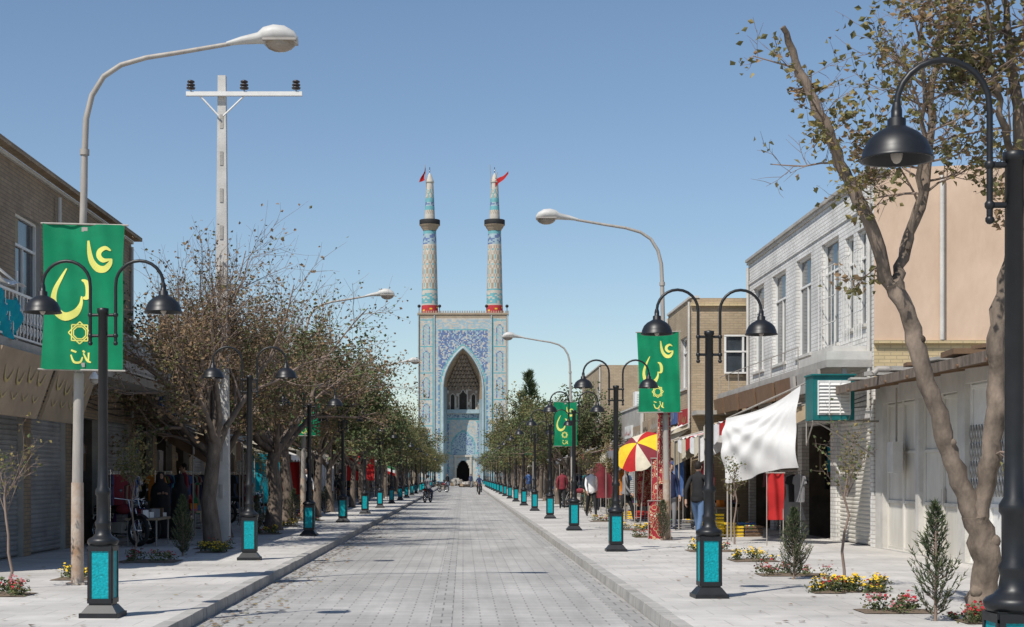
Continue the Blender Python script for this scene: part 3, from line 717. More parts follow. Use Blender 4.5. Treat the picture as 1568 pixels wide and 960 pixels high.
for y in (23.2,24.9): b.tube([(-7.1,y,3.62),(-7.1,y,4.75)],.02,6,m_whitef)
b.tube([(-7.1,23.2,4.75),(-7.1,24.9,4.55)],.02,6,m_whitef)
b.grid(lambda u,v:(-7.02+.06*math.sin(u*12+v*5)+.03*math.sin(u*31-v*9),23.2+1.5*u,3.66+.62*v+.06*math.sin(u*7)),20,10,F['teal'])
b.grid(lambda u,v:(-7.0-1.0*v,23.1+2.0*u,4.5+.25*v+.05*math.sin(u*9+v*4)),12,8,m_cloth)
for y in (26.5,28.6,33): 
    b.hexa([(-8.08,y,3.1),(-8.0,y,3.1),(-8.0,y+.12,3.1),(-8.08,y+.12,3.1),(-8.08,y,3.448),(-7.2,y,3.448),(-7.2,y+.12,3.448),(-8.08,y+.12,3.448)],m_cem)
b.obj('balcony',eA)
b=MB()
for ya,yb,m in ((23.3,26.4,m_signT),(26.7,29.4,m_signT)):
    b.hexa([(-7.25,ya,2.45),(-7.2,ya,2.45),(-7.2,yb,2.45),(-7.25,yb,2.45),(-6.9,ya,3.44),(-6.85,ya,3.44),(-6.85,yb,3.44),(-6.9,yb,3.44)],m)
    rr_=random.Random(int(ya*10))
    for k in range(4): 
        y=yb-.4-k*.6; w1=rr_.uniform(.7,1.2)
        zo=rr_.uniform(.0,.1)
        b.ribbon([(0,.45),(.12*w1,.28),(.3*w1,.3),(.42*w1,.5)],[.02,.05,.05,.02],(-7.10+.35*zo,y,2.66+zo),(0,-1,0),(.35,0,1.0),m_gold)
        b.ribbon([(0,.2),(.15,.1),(.35,.2)],[.015,.03,.015],(-7.12,y,2.6),(0,-1,0),(.35,0,1.0),m_gold)
b.obj('hanging_signs',eA)
spec=[('brick_shop_row',38.4,52,4.35,m_brickT,'oooso'),('brick_shop_row',52.2,66,4.1,m_brickA,'osoo'),('brick_shop_row',66.2,84,4.5,m_brickT,'ooooo'),('brick_shop_row',84.2,104,4.2,m_cem,'osoos'),
      ('brick_shop_row',104.2,128,4.4,m_brickT,'oooooo'),('brick_shop_row',128.2,160,4.2,m_brickA,'osososos'),('brick_shop_row',160.2,200,4.4,m_brickT,'oooooooo'),('brick_shop_row',200.2,232,4.0,m_brickT,'ooosss')]
for i,(nm,a,c,H,m,pl) in enumerate(spec): shop_row(nm,-8.1,1,a,c,H,m,list(pl),20+i,detail=a<110)
# right white brick house
eW=shop_row('whitewashed_brick_house',8.5,-1,32.4,46.6,7.75,m_brickW,['w','o','s','o'],61,upper=[(33.0,33.75,4.7,6.75),(34.05,34.8,4.7,6.75),(35.4,37.1,4.5,6.95),(38.2,39.9,4.5,6.95),(41.2,43.0,4.5,6.95),(44.2,45.8,4.5,6.95)],back=9,sign=False,canopy=False)
b=MB()
b.face([(8.505,32.396,3.3),(17.5,32.396,3.3),(17.5,32.396,4.25),(8.505,32.396,4.25)],m_brickY)
def pk(u,v): return (8.505+9*u,32.39-.004*math.sin(u*30),4.25+v*(3.55+.12*math.sin(u*7)))
b.grid(pk,30,6,m_pink)
b.box((8.5,32.3,4.23),(17.5,32.394,4.29),m_brickY)
b.box((8.4,32.28,7.822),(8.75,46.6,7.9),m_cem)
for x in (9.9,11.3): b.tube([(x,32.33,4.3),(x,32.33,7.7)],.05,8,m_cemL)
b.obj('side_wall',eW)
b=MB()
b.box((7.55,32.5,3.75),(8.495,46.5,3.9),m_cem)
b.box((7.55,32.5,3.902),(8.495,35.2,4.08),m_cemL); b.box((7.7,32.6,4.082),(8.495,34.6,4.2),m_cemL)
for k in range(40):
    y=32.6+k*.35; b.hexa([(7.5,y,3.3),(7.56,y,3.3),(7.56,y+.34,3.3),(7.5,y+.34,3.3),(7.46,y,3.74),(7.52,y,3.74),(7.52,y+.34,3.74),(7.46,y+.34,3.74)] if k%7 else [(7.9,y,3.3),(8,y,3.3),(8,y+.1,3.3),(7.9,y+.1,3.3),(7.9,y,3.74),(8,y,3.74),(8,y+.1,3.74),(7.9,y+.1,3.74)],F['brown'] if k>8 else m_cem)
for ya,yb in ((33.0,33.75),(34.05,34.8),(35.4,37.1)):
    for k in range(6): y=ya+.05+(yb-ya-.1)*k/5; b.tube([(8.42,y,4.4),(8.42,y,6.3)],.01,4,m_whitef,caps=False)
    for z in (4.4,5.0,5.6,6.3): b.tube([(8.42,ya,z),(8.42,yb,z)],.012,4,m_whitef,caps=False)
b.box((8.47,32.5,7.15),(8.495,46.5,7.25),m_brickW)
b.tube([(7.6,35.5,4.4),(7.6,46.3,4.4)],.012,5,m_galv); 
for k in range(8): b.tube([(7.6,35.5+k*1.54,3.9),(7.6,35.5+k*1.54,4.4)],.012,5,m_galv)
b.obj('ledge_and_bars',eW)
# window cooler
b=MB()
b.box((-.42,-.35,0),(.42,.35,.9),m_tealD); b.box((-.33,-.365,.1),(.33,-.352,.8),m_signW)
for k in range(9): b.hexa([(-.31,-.39,.14+k*.07),(.31,-.39,.14+k*.07),(.31,-.367,.17+k*.07),(-.31,-.367,.17+k*.07),(-.31,-.39,.15+k*.07),(.31,-.39,.15+k*.07),(.31,-.367,.18+k*.07),(-.31,-.367,.18+k*.07)],m_whitef)
for x in (-.33,-.11,.11,.31): b.box((x,-.395,.1),(x+.02,-.391,.8),m_whitef)
b.tube([(-.4,.35,-.02),(-.4,.35,-.5),(-.4,-.3,-.03)],.015,5,m_galv)
b.box((-.45,-.4,.9),(.45,.37,.93),m_tealD)
b.tube([(.42,-.38,-.02),(1.0,.0,-.02),(1.0,.3,-.02)],.02,5,m_galv); b.tube([(-.42,-.3,-.02),(1.0,.1,-.02)],.02,5,m_galv); b.tube([(-.3,-.1,-.02),(.98,.3,-.7)],.02,5,m_galv)
b.obj('evaporative_cooler',None,(7.5,32.0,2.62),0)
# right near garage with white metal doors
e=empty('metal_door_garage'); b=MB()
facade(b,8.5,-1,12,32.25,-.05,3.35,[(26.9,29.2,.03,2.95),(29.4,31.7,.03,2.95),(23.6,26.5,.03,3.05),(18.2,22.8,.03,3.0)],.15,m_cemL)
for yy in (12,32.25): b.face([(8.5,yy,-.05),(17,yy,-.05),(17,yy,3.35),(8.5,yy,3.35)],m_brickY)
b.face([(8.5,12,3.35),(17,12,3.35),(17,32.25,3.35),(8.5,32.25,3.35)],m_cem)
b.face([(17,12,-.05),(17,32.25,-.05),(17,32.25,3.35),(17,12,3.35)],m_brickY)
b.obj('walls',e)
b=MB()
def mdoor(ya,yb,z1,m,leafs):
    X=8.64
    b.face([(X,ya,0.01),(X,yb,0.01),(X,yb,z1),(X,ya,z1)],m)
    for i in range(leafs+1):
        y=ya+(yb-ya)*i/leafs; b.box((X-.05,max(ya,y-.035),.01),(X-.003,min(yb,y+.035),z1),m)
    for z in (.05,z1*.33,z1*.66,z1-.06): b.box((X-.035,ya,z-.03),(X-.004,yb,z+.03),m)
mdoor(26.9,29.2,2.95,m_whitedoor,2); mdoor(29.4,31.7,2.95,m_whitedoor,2); mdoor(18.2,22.8,3.0,m_whitef,4); mdoor(23.6,26.5,3.05,m_whitef,3)
for i in range(20):
    for j in range(4):
        y=23.7+i*.14; z=1.3+j*.3; pts=[(8.58,y,z),(8.58,y+.07,z+.14),(8.58,y+.14,z),(8.58,y+.07,z-.14),(8.58,y,z)]; b.tube(pts,.012,4,m_cem,caps=False)
b.box((8.3,30.2,1.55),(8.49,30.6,2.15),m_cemL); b.tube([(8.42,30.4,2.15),(8.42,30.4,3.2)],.02,5,m_galv)
b.box((8.6,27.95,1.0),(8.635,28.15,1.25),m_galv)
b.obj('metal_doors',e)
b=MB()
b.grid(lambda u,v:(8.5-.95*v,12+20.2*u,3.42-.16*v+.02*math.sin(u*60)),60,3,m_cem)
b.grid(lambda u,v:(8.5-.95*v,12+20.2*u,3.36-.16*v),10,1,F['brown'])
b.box((7.53,12,3.14),(7.58,32.2,3.30),m_bark)
for k in range(15): b.tube([(8.49,13+k*1.35,3.3),(7.5,13+k*1.35,3.16)],.035,6,F['brown'])
b.tube([(7.7,28.3,3.42),(7.5,28.3,3.42),(7.42,28.3,3.34)],.06,8,m_galv)
rr_=random.Random(9)
for k in range(14):
    y=14+k*1.3; b.box((7.7,y,3.40),(8.4,y+rr_.uniform(.4,1.1),3.43+rr_.uniform(.01,.06)),rr_.choice([m_cem,F['brown'],m_cemL]),rz=rr_.uniform(-.2,.2))
b.obj('eave',e)
# right further
e=shop_row('tan_brick_house',6.9,-1,47.2,52.6,6.85,m_brickT,['o','o'],71,upper=[(48.2,49.6,4.2,5.8),(50.4,51.8,4.2,5.8)],back=6)
b=MB(); 
b.box((7.9,47.14,4.6),(9.0,47.19,5.7),m_glass); 
for x in (7.86,8.4,8.98): b.box((x,47.08,4.6),(x+.06,47.138,5.7),m_whitef)
for z in (4.56,5.2,5.68): b.box((7.86,47.07,z),(9.04,47.078+.05,z+.05),m_whitef)
b.box((6.85,47.1,6.6),(12.9,47.198,6.7),m_brickY); b.box((6.9,46.2,3.3),(9.2,47.19,3.42),m_cem)
b.obj('side_window',e)
spec=[('brick_shop_row',7.4,52.8,64,4.2,m_brickT,'oooo'),('brick_shop_row',7.4,64.2,77.8,4.4,m_cem,'osoo'),('tan_brick_house',6.9,78,90,7.0,m_brickT,'oooo'),('brick_shop_row',7.2,90.2,110,4.3,m_brickT,'ooooo'),
      ('brick_shop_row',7.4,110.2,140,4.6,m_brickA,'oooooo'),('brick_shop_row',7.4,140.2,180,4.2,m_brickT,'oooooooo'),('brick_shop_row',7.4,180.2,232,4.4,m_brickT,'oooossoo')]
for i,(nm,X,a,c,H,m,pl) in enumerate(spec): shop_row(nm,X,-1,a,c,H,m,list(pl),80+i,detail=a<110,upper=[(79,80.5,4.3,6),(82,83.5,4.3,6),(85,86.5,4.3,6)] if H==7.0 else None)
b=MB(); b.box((0,0,0),(.9,.8,.95),m_whitef)
for k in range(8): b.box((.06,-.02,.1+k*.1),(.84,-.003,.14+k*.1),m_signW)
b.obj('rooftop_cooler',None,(7.7,70,4.3))
# white sheet, awning frame
e=empty('white_sun_sheet')
b=MB(); P1_,P2_=Vector((7.12,33,3.4)),Vector((5.95,35.2,2.78))
def sheet(u,v):
    t=P1_.lerp(P2_,u); zb=1.66*(1-u)+1.36*u+.05*math.sin(u*5)
    z=t.z*(1-v)+zb*v-.12*math.sin(math.pi*u)*(1-v); amp=.5+.6*v
    r=math.hypot(u,v); r2=math.hypot(1-u,v)
    o=.035*amp*math.sin(math.atan2(v,u+.02)*22)*min(1,r*2)+.03*amp*math.sin(math.atan2(v,1.02-u)*16)*min(1,r2*2)+.05*math.sin(v*4+u*5)
    return (t.x+o*.8-.15*math.sin(v*3),t.y+o*.5,z)
b.grid(sheet,60,40,m_cloth); b.obj('cloth',e)
b=MB(); b.tube([P1_+Vector((.1,-.15,.05)),P2_],.02,6,m_galv); b.tube([(5.95,35.2,0),(5.95,35.2,2.8)],.02,6,m_galv); b.tube([(7.2,33,3.4),(8.49,33,3.5)],.02,6,m_galv)
b.tube([(5.95,35.2,2.78),(8.49,35.2,3.3)],.02,6,m_galv); b.obj('frame',e)
def awning(X0,X1,ya,yb,z0,z1,ms,seed):
    b=MB(); rng=random.Random(seed); ph=rng.random()*6
    b.grid(lambda u,v:(X0+(X1-X0)*v,ya+(yb-ya)*u,z0+(z1-z0)*v-.14*math.sin(v*3.14)*(.5+.5*math.sin(u*8+ph)**2)+.03*math.sin(u*31)),20,8,ms[0],mf=lambda i,j:ms[int((i//4+seed)%len(ms))])
    b.grid(lambda u,v:(X1+.03*math.sin(u*30),ya+(yb-ya)*u,z1-.4*v*(1+.3*math.sin(u*11+ph))+.03*math.sin(u*31)),30,2,ms[0],mf=lambda i,j:ms[int((i//6+seed)%len(ms))])
    b.grid(lambda u,v:(X0+(X1-X0)*u,ya+.03*math.sin(u*20),z0+(z1-z0)*u-.5*v*(.4+u)+.02*math.sin(u*9)),14,2,ms[0])
    for yy in (ya,yb): b.tube([(X0,yy,z0),(X1,yy,z1)],.02,5,m_galv); b.tube([(X1,yy,0),(X1,yy,z1)],.02,5,m_galv)
    b.obj('shop_awning')
awning(8.45,6.1,35.6,39.5,3.25,2.75,[F['tan'],F['cream'],F['red'],F['white']],1)
awning(8.45,6.0,39.8,43.5,3.3,2.5,[F['white'],F['red'],F['cream']],2)
awning(8.45,5.9,43.7,46.8,3.2,2.45,[F['khaki'],F['tan']],3)
awning(6.88,5.2,47.4,52.4,3.1,2.3,[F['cream'],F['tan'],F['white']],4)
awning(7.38,5.3,54,58,3.1,2.3,[F['grey'],F['tan']],5)
awning(-8.05,-6.2,38.6,44,3.0,2.4,[F['brown'],F['khaki']],6)
# parasol
b=MB(); n=10; C=Vector((5.15,45.2,2.2)); tl=Matrix.Rotation(math.radians(42),3,'X')@Matrix.Rotation(math.radians(-26),3,'Y')
for i in range(n):
    m=[F['yellow'],F['red'],F['cream'],F['maroon'],F['yellow']][i%5]
    def um(u,v,i=i):
        a=2*math.pi*(i+u)/n; r=.78*v; z=.34*(1-v**1.7)-.05*math.sin(u*math.pi)*v
        return C+tl@Vector((r*math.cos(a),r*math.sin(a),z))
    b.grid(um,3,5,m); 
    a=2*math.pi*i/n; b.tube([C+tl@Vector((0,0,.33)),C+tl@Vector((.45*math.cos(a),.45*math.sin(a),.18)),C+tl@Vector((.78*math.cos(a),.78*math.sin(a),-.01))],.008,4,m_chrome,caps=False)
b.tube([C+tl@Vector((0,0,.38)),C+tl@Vector((0,0,-.3)),(C.x+.0,C.y+.3,0)],.02,6,m_galv); b.obj('market_parasol')
def hang(x,y,w_,z0,z1,m,rz=0,nm='hanging_carpet'):
    b=MB(); b.grid(lambda u,v:((u-.5)*w_,.04*math.sin(u*9+v*2)+.02*math.sin(v*8),z0+(z1-z0)*v),12,14,m); b.tube([(-w_/2-.03,0,z1),(w_/2+.03,0,z1)],.015,5,m_galv)
    b.tube([(-w_/2,.03,0),(-w_/2,.03,z1)],.012,5,m_galv); b.tube([(w_/2,.03,0),(w_/2,.03,z1)],.012,5,m_galv); b.obj(nm,None,(x,y,0),rz)
hang(4.66,36.9,.42,.05,1.9,m_carpet); hang(4.6,36.8,.5,.0,.9,m_carpet,.3); hang(4.72,36.75,.3,1.3,3.0,m_carpet,-.1)
hang(6.65,33.3,.36,.55,1.55,F['red'],.1)
hang(-6.3,50,.9,.3,2.2,F['teal'],.4); hang(-5.9,90,1.6,1.2,3.0,F['red'],.1); hang(-5.7,92,.8,1.4,2.6,F['yellow'],-.1)
hang(5.9,50.5,.6,.5,1.7,m_carpet,.2); hang(6.2,40,.5,.7,1.8,F['maroon'],.5); hang(5.6,62,.9,.6,2.0,F['maroon'],.2)
hang(5.6,55.5,.5,.8,1.9,F['orange'],-.2); hang(6.0,44.2,.5,.9,1.9,F['blue'],.3); hang(-6.4,58,.7,.8,2.0,F['red'],-.2); hang(-6.2,70,.8,.8,2.1,F['white'],.2)
def crates(x,y,cols,seed):
    rng=random.Random(seed); b=MB()
    for i,c in enumerate(cols):
        ox=(i%3)*.5; oz=(i//3)*.3; m=F[c]
        b.box((ox,0,oz),(ox+.46,.35,oz+.03),m)
        for k in range(3):
            z=oz+.05+k*.08
            b.box((ox,-.0,z),(ox+.46,.02,z+.05),m); b.box((ox,.33,z),(ox+.46,.35,z+.05),m); b.box((ox,.021,z),(ox+.02,.329,z+.05),m); b.box((ox+.44,.021,z),(ox+.46,.329,z+.05),m)
        for _ in range(9): b.ball((ox+rng.uniform(.08,.38),rng.uniform(.08,.28),oz+.22),.06,F[rng.choice(['orange','yellow','red','cream','green'])],7,5)
    b.obj('produce_crates',None,(x,y,0),rng.uniform(-.2,.2))
crates(5.9,38,['yellow','yellow','brown','yellow'],1); crates(6.2,41,['grey','yellow','blue'],2); crates(5.5,43.5,['navy','grey'],3); crates(5.4,54,['yellow','red'],4); crates(-6.9,56,['yellow','blue','red'],5)

# ------------------------------------------------------------------ mosque
YM=260
em=empty('mosque_portal',(0,YM,0))
def rnd(i,j,s=0): 
    return (math.sin(i*127.1+j*311.7+s*74.7)*43758.5453)%1
AW=3.35; ZS=16.3; ZA=22.7
def archz(x,w=AW,zs=ZS,za=ZA):
    t=abs(x)/w
    if t>=1: return -1
    return zs+(za-zs)*(.62*math.sqrt(max(0,1-t*t))+.38*(1-t))
cs=.2; b=MB()
nx_=75; nz_=141
def tilepat(x,z,i,j):
    ax=abs(x)
    if ax>7.2: return T_sand
    if z>27.7: return T_sand
    if ax>4.85:
        u=abs(ax-6.05)
        if u>1.0: return T_turq if u<1.12 else T_sand
        pz=(27.2-z)%4.4; 
        top=.5+u*.9
        if u<.62 and top<pz<3.9:
            if u>.42 or pz<top+.25: return T_turq if rnd(i,j)<.5 else T_blue
            return T_lt if (i+j)%3 else T_cream
        if pz>4.1: return T_turq
        return T_cream if rnd(i,j,1)<.7 else T_lt
    if ax>4.6: return T_sand
    if z>25.9 or ax>4.15:
        if z>27.5: return T_cream
        return T_lt if rnd(i//2,j,2)<.6 else T_cream
    if z>25.6: return T_turq
    a=archz(x,AW+.6,ZS,ZA+.7)
    if z<a: return T_turq if z>archz(x,AW+.3,ZS,ZA+.35) else T_cream
    r=rnd(i,j,3)
    return T_blue if r<.6 else (T_lt if r<.85 else T_cream)
for i in range(nx_):
    for j in range(nz_):
        x0=-7.5+i*cs; z0=j*cs; xc=x0+cs/2; zc=z0+cs/2
        if zc<ZS and abs(xc)<AW: continue
        if zc<archz(xc): continue
        b.face([(x0,0,z0),(x0+cs,0,z0),(x0+cs,0,z0+cs),(x0,0,z0+cs)],tilepat(xc,zc,i,j))
b.obj('tiled_front',em)
b=MB()
ap=[(-AW,0)]+[(-AW,ZS*k/8) for k in range(1,8)]+[(AW*s_/20,archz(AW*s_/20*.9999)) for s_ in range(-20,21)]+[(AW,ZS*k/8) for k in range(7,0,-1)]+[(AW,0)]
ap=[(x,max(z,0)) if not abs(x)>=AW*.999 or z<ZS else (x,ZS) for x,z in ap]
b.tube([(x,-.1,z) for x,z in ap],.17,8,T_lt)
for k in range(len(ap)-1):
    (x0,z0),(x1,z1)=ap[k],ap[k+1]
    m=T_lt if z0<ZS else T_sand
    b.face([(x0,0,z0),(x1,0,z1),(x1*.8,4.6,z1 if z1<ZS else ZS+(z1-ZS)*.55),(x0*.8,4.6,z0 if z0<ZS else ZS+(z0-ZS)*.55)],m)
for x in (-7.4,-4.75,4.75,7.4): b.tube([(x,-.12,0),(x,-.12,28.1)],.1,8,T_lt)
b.obj('arch_moulding',em)
b=MB(); cs2=.16
def backpat(x,z,i,j):
    ax=abs(x)
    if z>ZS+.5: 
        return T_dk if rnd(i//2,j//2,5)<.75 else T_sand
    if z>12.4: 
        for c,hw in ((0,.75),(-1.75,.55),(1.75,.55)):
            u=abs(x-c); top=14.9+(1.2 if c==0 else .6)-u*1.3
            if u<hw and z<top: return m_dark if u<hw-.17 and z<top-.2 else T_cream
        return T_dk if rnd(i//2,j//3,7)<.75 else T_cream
    if z>11.9: return T_lt
    if z>11.2: return T_lt if rnd(i,j)<.6 else T_blue
    if z>10.9: return T_turq
    a=archz(x,2.1,6.6,9.2)
    if 4.9<z<a: 
        return T_turq if z>archz(x,1.85,6.6,8.9) else (T_blue if rnd(i,j,8)<.3 else T_lt)
    if ax<1.75 and 4.6<z<4.9: return T_turq
    if ax>2.2 and (z%2.6)<.25: return T_turq
    if ax>2.45: return T_lt if rnd(i,j,9)<.5 else T_blue
    return T_lt if rnd(i,j,4)<.45 else T_cream
def door_open(x,z): return z<archz(x,1.05,2.6,4.1) or (abs(x)<1.05 and z<2.6)
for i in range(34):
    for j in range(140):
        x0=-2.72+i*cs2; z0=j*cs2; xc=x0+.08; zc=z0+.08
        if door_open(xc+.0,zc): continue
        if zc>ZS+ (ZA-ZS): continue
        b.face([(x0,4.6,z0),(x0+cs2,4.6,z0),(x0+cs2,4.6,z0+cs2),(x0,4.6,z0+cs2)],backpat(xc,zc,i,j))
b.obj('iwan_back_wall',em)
b=MB()
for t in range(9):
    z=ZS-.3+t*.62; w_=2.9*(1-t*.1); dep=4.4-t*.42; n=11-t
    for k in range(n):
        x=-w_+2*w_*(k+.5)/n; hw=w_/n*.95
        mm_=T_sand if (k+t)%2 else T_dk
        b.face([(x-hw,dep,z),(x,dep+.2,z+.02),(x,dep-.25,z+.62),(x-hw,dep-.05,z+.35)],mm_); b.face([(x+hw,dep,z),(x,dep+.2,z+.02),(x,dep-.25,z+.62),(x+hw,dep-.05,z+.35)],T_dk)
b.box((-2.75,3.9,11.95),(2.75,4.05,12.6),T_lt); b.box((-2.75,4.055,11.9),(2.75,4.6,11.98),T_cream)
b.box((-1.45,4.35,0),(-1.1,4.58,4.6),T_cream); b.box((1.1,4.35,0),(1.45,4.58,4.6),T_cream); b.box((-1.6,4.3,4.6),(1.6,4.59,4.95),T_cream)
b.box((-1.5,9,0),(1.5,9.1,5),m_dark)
b.obj('muqarnas_and_doorway',em)
b=MB()
b.box((-7.5,.002,0),(-AW-.05,8,28.1),T_sand); b.box((AW+.05,.002,0),(7.5,8,28.1),T_sand); b.box((-AW-.049,4.9,23.2),(AW+.049,8,28.1),T_sand)
b.box((-AW-.048,.3,23.3),(AW+.048,4.89,28.05),T_sand)
b.box((-7.6,-.15,28.202),(7.6,8.1,28.5),T_sand)
for k in range(38):
    x=-7.4+k*.4; b.box((x,-.1,28.502),(x+.2,.1,28.85),T_sand)
for x in (-7.3,7.3,-3.9,3.9):
    b.tube([(x,0,28.5),(x,0,29.5)],.06,5,m_blackM); b.ball((x,-.1,29.6),.28,m_blackM,8,6)
b.box((-40,2,0),(-7.52,14,9.5),T_sand); b.box((7.52,2,0),(40,14,9.5),T_sand)
for s_ in (-1,1):
    for k in range(6):
        x=s_*(10+k*5); b.box((x-1.6,1.8,1),(x+1.6,1.99,7.5),T_cream); b.box((x-1.2,1.7,1.2),(x+1.2,1.79,6.6),T_turq)
b.box((-1.0,6,0),(1.0,8,.02),T_sand)
b.obj('portal_mass',em)
def minaret(x,sgn):
    b=MB(); n=40
    z0=28.5
    def rad(z):
        if z<43: return 1.42-(z-28.5)/14.5*.34
        return .88-(z-44.6)/6.2*.27
    zs=[z0+.25*k for k in range(int((42.6-z0)/.25)+1)]
    def pat(j,i):
        z=zs[i]
        if z<29.9: return T_red if rnd(j//2,i,4)<.9 or z<28.8 else F['yellow']
        if z<30.15: return T_cream
        if z<31.9:
            return T_turq if rnd(j//2,i,6)<.62 else T_cream
        if z<32.3: return T_cream
        if 32.3<=z<32.6: return T_turq
        if z>41.8: return T_turq
        if z>40.2: return T_blue if rnd(j//2,i,1)<.35 else T_lt
        if z>39.9: return T_cream
        a=(j/n*8+ (z-32)*.42)%1; c=(j/n*8-(z-32)*.42)%1
        if min(a,1-a)<.1 or min(c,1-c)<.1: return T_sand
        if abs(a-.5)<.15 and abs(c-.5)<.15: return T_turq
        return T_cream
    b.lathe([(rad(z),z) for z in zs],(x,3,0),n,T_cream,fn=pat)
    b.lathe([(1.1,42.55),(1.2,42.8),(1.45,43.1),(1.5,43.3),(1.75,43.5),(1.75,43.55)],(x,3,0),24,T_sand)
    b.lathe([(1.72,43.55),(1.74,43.6),(1.74,44.35),(1.70,44.4),(1.6,44.4),(1.6,43.6),(.8,43.6)],(x,3,0),24,m_blackM)
    zs2=[43.6+.22*k for k in range(33)]
    def pat2(j,i):
        z=zs2[i]
        if z<46: return T_cream if z<45.2 or (j+i)%3 else T_sand
        if 46<=z<46.5: return T_turq
        if 46.5<=z<47.3: return T_lt if rnd(j//2,i)<.6 else T_blue
        if 47.3<=z<47.8: return T_turq
        if z>49.4: return T_cream
        a=(j/n*6+z*.6)%1; c=(j/n*6-z*.6)%1
        return T_turq if min(a,c)<.2 else (T_cream if rnd(j,i)<.8 else T_sand)
    b.lathe([(rad(z),z) for z in zs2],(x,3,0),n,T_cream,fn=pat2)
    b.lathe([(.62,50.6),(.72,50.65),(.7,50.85),(.58,51.2),(.4,51.7),(.2,52.1),(.05,52.35),(.02,52.5)],(x,3,0),20,T_cream)
    b.tube([(x,3,52.3),(x,3,53.3)],.05,6,m_blackM); b.ball((x,3,52.7),.13,m_chrome,8,6)
    b.tube([(x-.55,2.6,49.6),(x-.55-.25,2.4,53.6)],.05,6,m_galv)
    fx,fz=(x-.78,53.4)
    if sgn<0: b.grid(lambda u,v:(fx-.95*u*v+.12*math.sin(v*6),2.4+.12*math.sin(u*5),fz-2.4*v-.4*u),6,8,F['red'])
    else:
        b.tube([(x,2.5,51.0),(x+.5,2.3,52.3)],.05,6,m_galv)
        b.grid(lambda u,v:(x+.1+2.2*u,2.3+.2*math.sin(u*6),50.9+1.5*u+.15*math.sin(u*7)-1.1*v*(1-u*.6)),8,5,F['red'])
    b.obj('minaret',em)
minaret(-5.6,-1); minaret(5.3,1)

# rubble pile
rng=random.Random(3); b=MB()
for k in range(160):
    x=rng.gauss(-1.0,2.4); y=rng.uniform(-2,2); h=max(0,1.0-abs(x+1)/5); z=rng.random()*h; s_=rng.uniform(.12,.38)
    b.box((x-s_,y-s_*.7,z-.13),(x+s_,y+s_*.7,z+s_-.13),rng.choice([m_cemL,m_brickT,m_cem]),rz=rng.random()*3)
b.obj('paving_stone_pile',None,(0,215,0))

